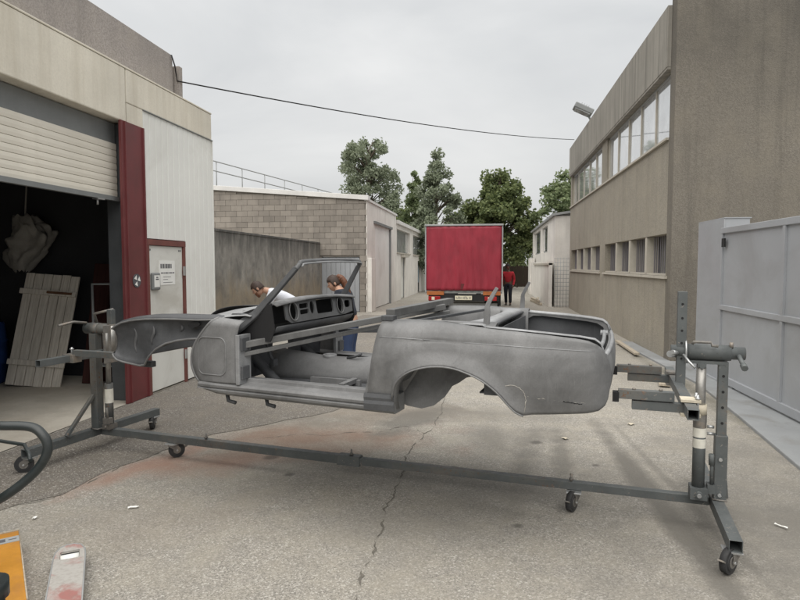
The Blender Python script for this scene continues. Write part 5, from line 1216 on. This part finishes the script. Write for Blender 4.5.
def person(name_label, loc, rz, J, skinm, shirt, pants, shoes, short=True, group=None):
    """J: joint positions in the person's frame (x right, y forward). one skinned body, clothes as children"""
    pe = thing('person', name_label, 'person', loc, rz)
    V = [(J['pel'], (.145, .11)), (J['waist'], (.125, .095)), (J['chest'], (.155, .11)), (J['neckb'], (.07, .06)), (J['head'], .052)]; E = [(0, 1), (1, 2), (2, 3), (3, 4)]
    for sd in ('l', 'r'):
        i = len(V); V += [(J['sh' + sd], .062), (J['el' + sd], .042), (J['wr' + sd], .028)]; E += [(2, i), (i, i + 1), (i + 1, i + 2)]
        d = Vector(J['wr' + sd]) - Vector(J['el' + sd]); hv, he = hand(J['wr' + sd], d, J.get('pal', (0, 0, -1)), skinm, pe); b = len(V) - 1
        V += hv[1:]; E += [((a + b) if a else b, c_ + b) for a, c_ in he]
        i = len(V); V += [(J['hip' + sd], .095), (J['kn' + sd], .06), (J['an' + sd], .042), (tuple(Vector(J['an' + sd]) + Vector((0, .10, -.045))), .04)]; E += [(0, i), (i, i + 1), (i + 1, i + 2), (i + 2, i + 3)]
    body = skin('body', V, E, skinm, pe)
    V = [(J['pel'], (.165, .13)), (J['waist'], (.152, .12)), (J['chest'], (.18, .135)), (tuple(Vector(J['chest']).lerp(Vector(J['neckb']), .8)), (.09, .08))]; E = [(0, 1), (1, 2), (2, 3)]
    for sd in ('l', 'r'):
        i = len(V); e = Vector(J['sh' + sd]).lerp(Vector(J['el' + sd]), .75)
        V += [(J['sh' + sd], .085)]; E += [(2, i)]
        if short: V += [(tuple(e), .062)]; E += [(i, i + 1)]
        else: V += [(J['el' + sd], .058), (J['wr' + sd], .044)]; E += [(i, i + 1), (i + 1, i + 2)]
    skin('shirt', V, E, shirt, pe)
    V = [(tuple(Vector(J['pel']).lerp(Vector(J['waist']), .4)), (.16, .125)), (J['pel'], (.17, .135))]; E = [(0, 1)]
    for sd in ('l', 'r'):
        i = len(V); V += [(J['hip' + sd], .112), (J['kn' + sd], .08), (J['an' + sd], .065)]; E += [(1, i), (i, i + 1), (i + 1, i + 2)]
    skin('trousers', V, E, pants, pe)
    for sd in ('l', 'r'):
        a = Vector(J['an' + sd]); m = MB(); gg = []
        for i in range(7):
            t = i / 6; y = -.07 + .27 * t; w_ = .045 * (math.sin(math.pi * (.12 + .80 * t)) ** .5); h_ = .095 - .05 * t
            gg.append([(a.x - w_, a.y + y, 0.0), (a.x - w_, a.y + y, h_ * .7), (a.x - w_ * .6, a.y + y, h_), (a.x + w_ * .6, a.y + y, h_), (a.x + w_, a.y + y, h_ * .7), (a.x + w_, a.y + y, 0.0), (a.x - w_, a.y + y, 0)])
        m.grid(gg); m.add(gg[0][:6], [tuple(range(6))]); m.add(gg[-1][:6], [tuple(range(6))]); obj('shoe', m, shoes, pe)
    return pe
M_shoe = simple('dark_shoe', (.05, .045, .04), .6)
# man bending forward over the far wing
J = dict(pel=(0, -.20, .93), waist=(0, -.05, 1.06), chest=(0, .22, 1.22), neckb=(0, .38, 1.28), head=(0, .46, 1.29), shl=(-.18, .28, 1.22), elL=0, hipl=(-.09, -.20, .88), knl=(-.10, -.16, .48), anl=(-.11, -.22, .09), hipr=(.09, -.20, .88), knr=(.10, -.12, .48), anr=(.11, -.18, .09),
         ell=(-.25, .40, 1.0), wrl=(-.16, .62, .98), shr=(.18, .28, 1.22), elr=(.25, .40, 1.0), wrr=(.16, .62, .98))
pm = person('bearded man in a white T-shirt bending over the far front wing', (-3.30, 9.64, 0), R(108), J, M_skin, mat_fab('white_tshirt', (.66, .68, .74)), mat_fab('work_trousers', (.09, .10, .12)), M_shoe)
head(pm, (0, .53, 1.31), 0, R(38), M_skin, M_hair, beard=M_hair2)
# woman standing with a ponytail, looking down
J = dict(pel=(0, -.06, .88), waist=(0, .0, 1.04), chest=(0, .08, 1.21), neckb=(0, .14, 1.34), head=(0, .19, 1.40), shl=(-.17, .08, 1.27), shr=(.17, .08, 1.27), ell=(-.22, .10, 1.0), elr=(.22, .10, 1.0), wrl=(-.12, .32, .98), wrr=(.12, .32, .98),
         hipl=(-.08, -.06, .84), knl=(-.085, -.02, .46), anl=(-.09, -.06, .09), hipr=(.08, -.06, .84), knr=(.085, -.01, .46), anr=(.09, -.04, .09))
pw = person('woman with auburn ponytail in a dark navy top standing behind the car', (-2.10, 8.75, 0), R(84), J, M_skin, mat_fab('navy_top', (.022, .026, .038)), mat_fab('jeans', (.03, .05, .11)), M_shoe)
head(pw, (0, .22, 1.425), R(28), R(22), M_skin, M_hair, tail=M_hair2, s=1.0)
# person in red beside the truck
J = dict(pel=(0, 0, .93), waist=(0, .01, 1.08), chest=(0, .0, 1.28), neckb=(0, 0, 1.45), head=(0, .02, 1.52), shl=(-.19, 0, 1.36), shr=(.19, 0, 1.36), ell=(-.25, -.03, 1.07), elr=(.25, -.03, 1.07), wrl=(-.22, .10, .84), wrr=(.24, .08, .84),
         hipl=(-.09, 0, .89), knl=(-.10, .10, .48), anl=(-.10, .02, .09), hipr=(.09, 0, .89), knr=(.10, -.02, .48), anr=(.11, -.22, .09), pal=(1, 0, 0))
p3 = person('person in red top and dark trousers walking beside the red truck', (.76, 25.6, 0), R(170), J, M_skind, mat_fab('red_top', (.36, .02, .03)), mat_fab('dark_trousers', (.015, .018, .028)), M_shoe, False)
head(p3, (0, .03, 1.62), 0, R(5), M_skind, M_black)

# ------------------------------------------------------------------ trees
def mat_leaf(name, a, b):
    t = NT(name); g_ = t.n('ShaderNodeNewGeometry'); ri = g_.outputs['Random Per Island']
    n = t.noise(t.pos(), .9, 3); c = t.mix(ri, a, b); c = t.mix(t.ramp(n, .35, .65, 0, .35), c, tuple(x * .7 for x in a))
    t.set(Base_Color=c, Roughness=.6, Specular_IOR_Level=.3)
    tr_ = t.n('ShaderNodeBsdfTranslucent'); t.l(c, tr_.inputs[0]); ms = t.n('ShaderNodeMixShader'); ms.inputs[0].default_value = .4
    t.l(t.b.outputs[0], ms.inputs[1]); t.l(tr_.outputs[0], ms.inputs[2]); t.l(ms.outputs[0], t.o.inputs[0]); return t.m
M_bark = mat_wood('bark', (.16, .13, .10), (.07, .058, .045), .2)
ML = [mat_leaf('grey_green_leaves', (.19, .225, .15), (.34, .38, .27)), mat_leaf('mid_green_leaves', (.15, .195, .10), (.28, .33, .17)), mat_leaf('dark_green_leaves', (.10, .135, .06), (.24, .275, .115)), mat_leaf('yellow_green_leaves', (.13, .17, .07), (.26, .30, .12))]
def tree(label, loc, h, rad, zc, rz_, ncl, nleaf, lsz, mat, seed, droop=.0, group='trees behind the truck', trunk_r=.16, tall=1.0, spread=.55, cat='tree'):
    r_ = random.Random(seed); te = thing('tree', label, cat, loc, 0, group)
    tm = MB(); top = Vector((r_.uniform(-.3, .3), r_.uniform(-.3, .3), h * .93)); path = [Vector((0, 0, 0)), Vector((r_.uniform(-.1, .1), 0, h * .3)), Vector((top.x * .5, top.y * .5, h * .62)), top]
    sp_ = smooth_path(path, 5); tm.tube(sp_, [trunk_r * (1 - .93 * i / (len(sp_) - 1)) for i in range(len(sp_))], 8)
    cl = []
    while len(cl) < ncl:
        u = Vector((r_.uniform(-1, 1), r_.uniform(-1, 1), r_.uniform(-1, 1)))
        if u.length > 1 or u.length < .25: continue
        taper = 1 - (.62 * max(0, u.z)) if tall > 1 else 1
        wob = 1 + .35 * mnoise.noise((u.x * 2 + seed, u.y * 2, u.z * 2))
        cl.append(Vector((u.x * rad * taper * wob, u.y * rad * taper * wob, zc + u.z * rz_)))
    lv = MB(); V = []; F = []
    for c in cl:
        tz = max(.15 * h, min(.9 * h, c.z - .25 * rad)); k = min(len(sp_) - 1, int(tz / h * len(sp_))); s_ = sp_[k]
        mid = s_.lerp(c, .55) + Vector((0, 0, .12 * rad)); tm.tube(smooth_path([s_, mid, c], 3), [trunk_r * .32, trunk_r * .28, trunk_r * .24, trunk_r * .18, trunk_r * .14, trunk_r * .1, .006], 5, False)
        cr_ = rad * spread * r_.uniform(.45, .95) * .62
        for q in range(nleaf):
            d = Vector((r_.gauss(0, 1), r_.gauss(0, 1), r_.gauss(0, .75)))
            if d.length > 1.9: d *= 1.9 / d.length * r_.random()
            d *= cr_ * .52
            p = c + d; p.z -= droop * (d.x ** 2 + d.y ** 2) / max(.1, cr_)
            a = Vector((r_.gauss(0, 1), r_.gauss(0, 1), r_.gauss(0, .6) - droop * 1.6)).normalized(); b = a.cross(Vector((r_.gauss(0, 1), r_.gauss(0, 1), r_.gauss(0, 1)))).normalized()
            l = lsz * r_.uniform(.6, 1.3); wd_ = l * (.55 if droop else .8); i = len(V)
            V += [tuple(p - a * l * .5), tuple(p + b * wd_ * .5), tuple(p + a * l * .5), tuple(p - b * wd_ * .5)]; F.append((i, i + 1, i + 2, i + 3))
    obj('trunk', tm, M_bark, te)
    me = bpy.data.meshes.new('crown'); me.from_pydata(V, [], F); me.materials.append(mat); cw_ = bpy.data.objects.new('crown', me); COL.objects.link(cw_); cw_.parent = te
    return te
tree('tall drooping grey green tree above the block building roof', (-7.6, 38, 0), 10.0, 2.3, 6.4, 3.6, 90, 190, .20, ML[0], 3, .45, trunk_r=.16, spread=.5)
tree('loose pointed tree directly behind the left edge of the truck', (-3.3, 38, 0), 9.0, 1.75, 4.9, 3.9, 84, 190, .20, ML[0], 8, .35, tall=1.5, spread=.55)
tree('dense dark green tree behind the right edge of the truck', (.55, 43, 0), 8.8, 2.65, 4.9, 3.5, 110, 220, .22, ML[2], 5, 0, trunk_r=.22, spread=.55, tall=1.2)
tree('small tree showing above the white annex', (5.2, 40, 0), 8.0, 2.2, 5.6, 2.0, 45, 180, .20, ML[1], 12, 0)
tree('thin pale tree between the drooping tree and the pointed tree', (-5.3, 42, 0), 8.0, 1.1, 5.2, 3.2, 60, 150, .19, ML[1], 21, .3, tall=1.4, trunk_r=.09, spread=.7)
tree('low bushy tree half hidden behind the truck', (-1.7, 44, 0), 6.0, 1.9, 3.6, 2.2, 45, 160, .22, ML[2], 31, 0)
tree('low bushy tree above the low white building roof', (-6.6, 45, 0), 5.8, 2.2, 3.9, 1.9, 55, 170, .22, ML[3], 41, 0)
tree('far leafy tree right of the dense dark tree', (2.6, 50, 0), 5.8, 2.0, 3.2, 2.2, 40, 160, .22, ML[2], 51, 0)
# fence and hedge closing the lane
M_fence = mat_wood('fence_brown', (.085, .065, .05), (.04, .031, .025))
fn = thing('board_fence', 'dark brown board fence closing the lane behind the truck', 'fence', (0, 46.5, 0))
for i in range(26):
    m = MB(); m.bx(-6 + i * .5, -6 + i * .5 + .485, 46.5, 46.53, .05, 1.62 + rnd.uniform(-.02, .02)); obj('fence_board', m, M_fence, fn, True)
for i in range(7):
    m = MB(); m.bx(-6 + i * 2.0, -6 + i * 2 + .12, 46.55, 46.67, 0, 1.75); obj('post', m, M_fence, fn, True)
rr = random.Random(77); V = []; F = []
for q in range(9000):
    p = Vector((rr.uniform(-14, 12), 48.8 + max(-1.6, rr.gauss(0, .6)), abs(rr.gauss(0, 1)) * 1.3 + .2)); a = Vector((rr.gauss(0, 1), rr.gauss(0, 1), rr.gauss(0, 1))).normalized(); b = a.orthogonal().normalized(); l = rr.uniform(.16, .32); i = len(V)
    V += [tuple(p - a * l * .5), tuple(p + b * l * .4), tuple(p + a * l * .5), tuple(p - b * l * .4)]; F.append((i, i + 1, i + 2, i + 3))
me = bpy.data.meshes.new('hedge'); me.from_pydata(V, [], F); me.materials.append(ML[2]); hg = bpy.data.objects.new('hedge', me); COL.objects.link(hg); hg['kind'] = 'stuff'; tag(hg, 'dark green hedge mass behind the board fence', 'hedge')
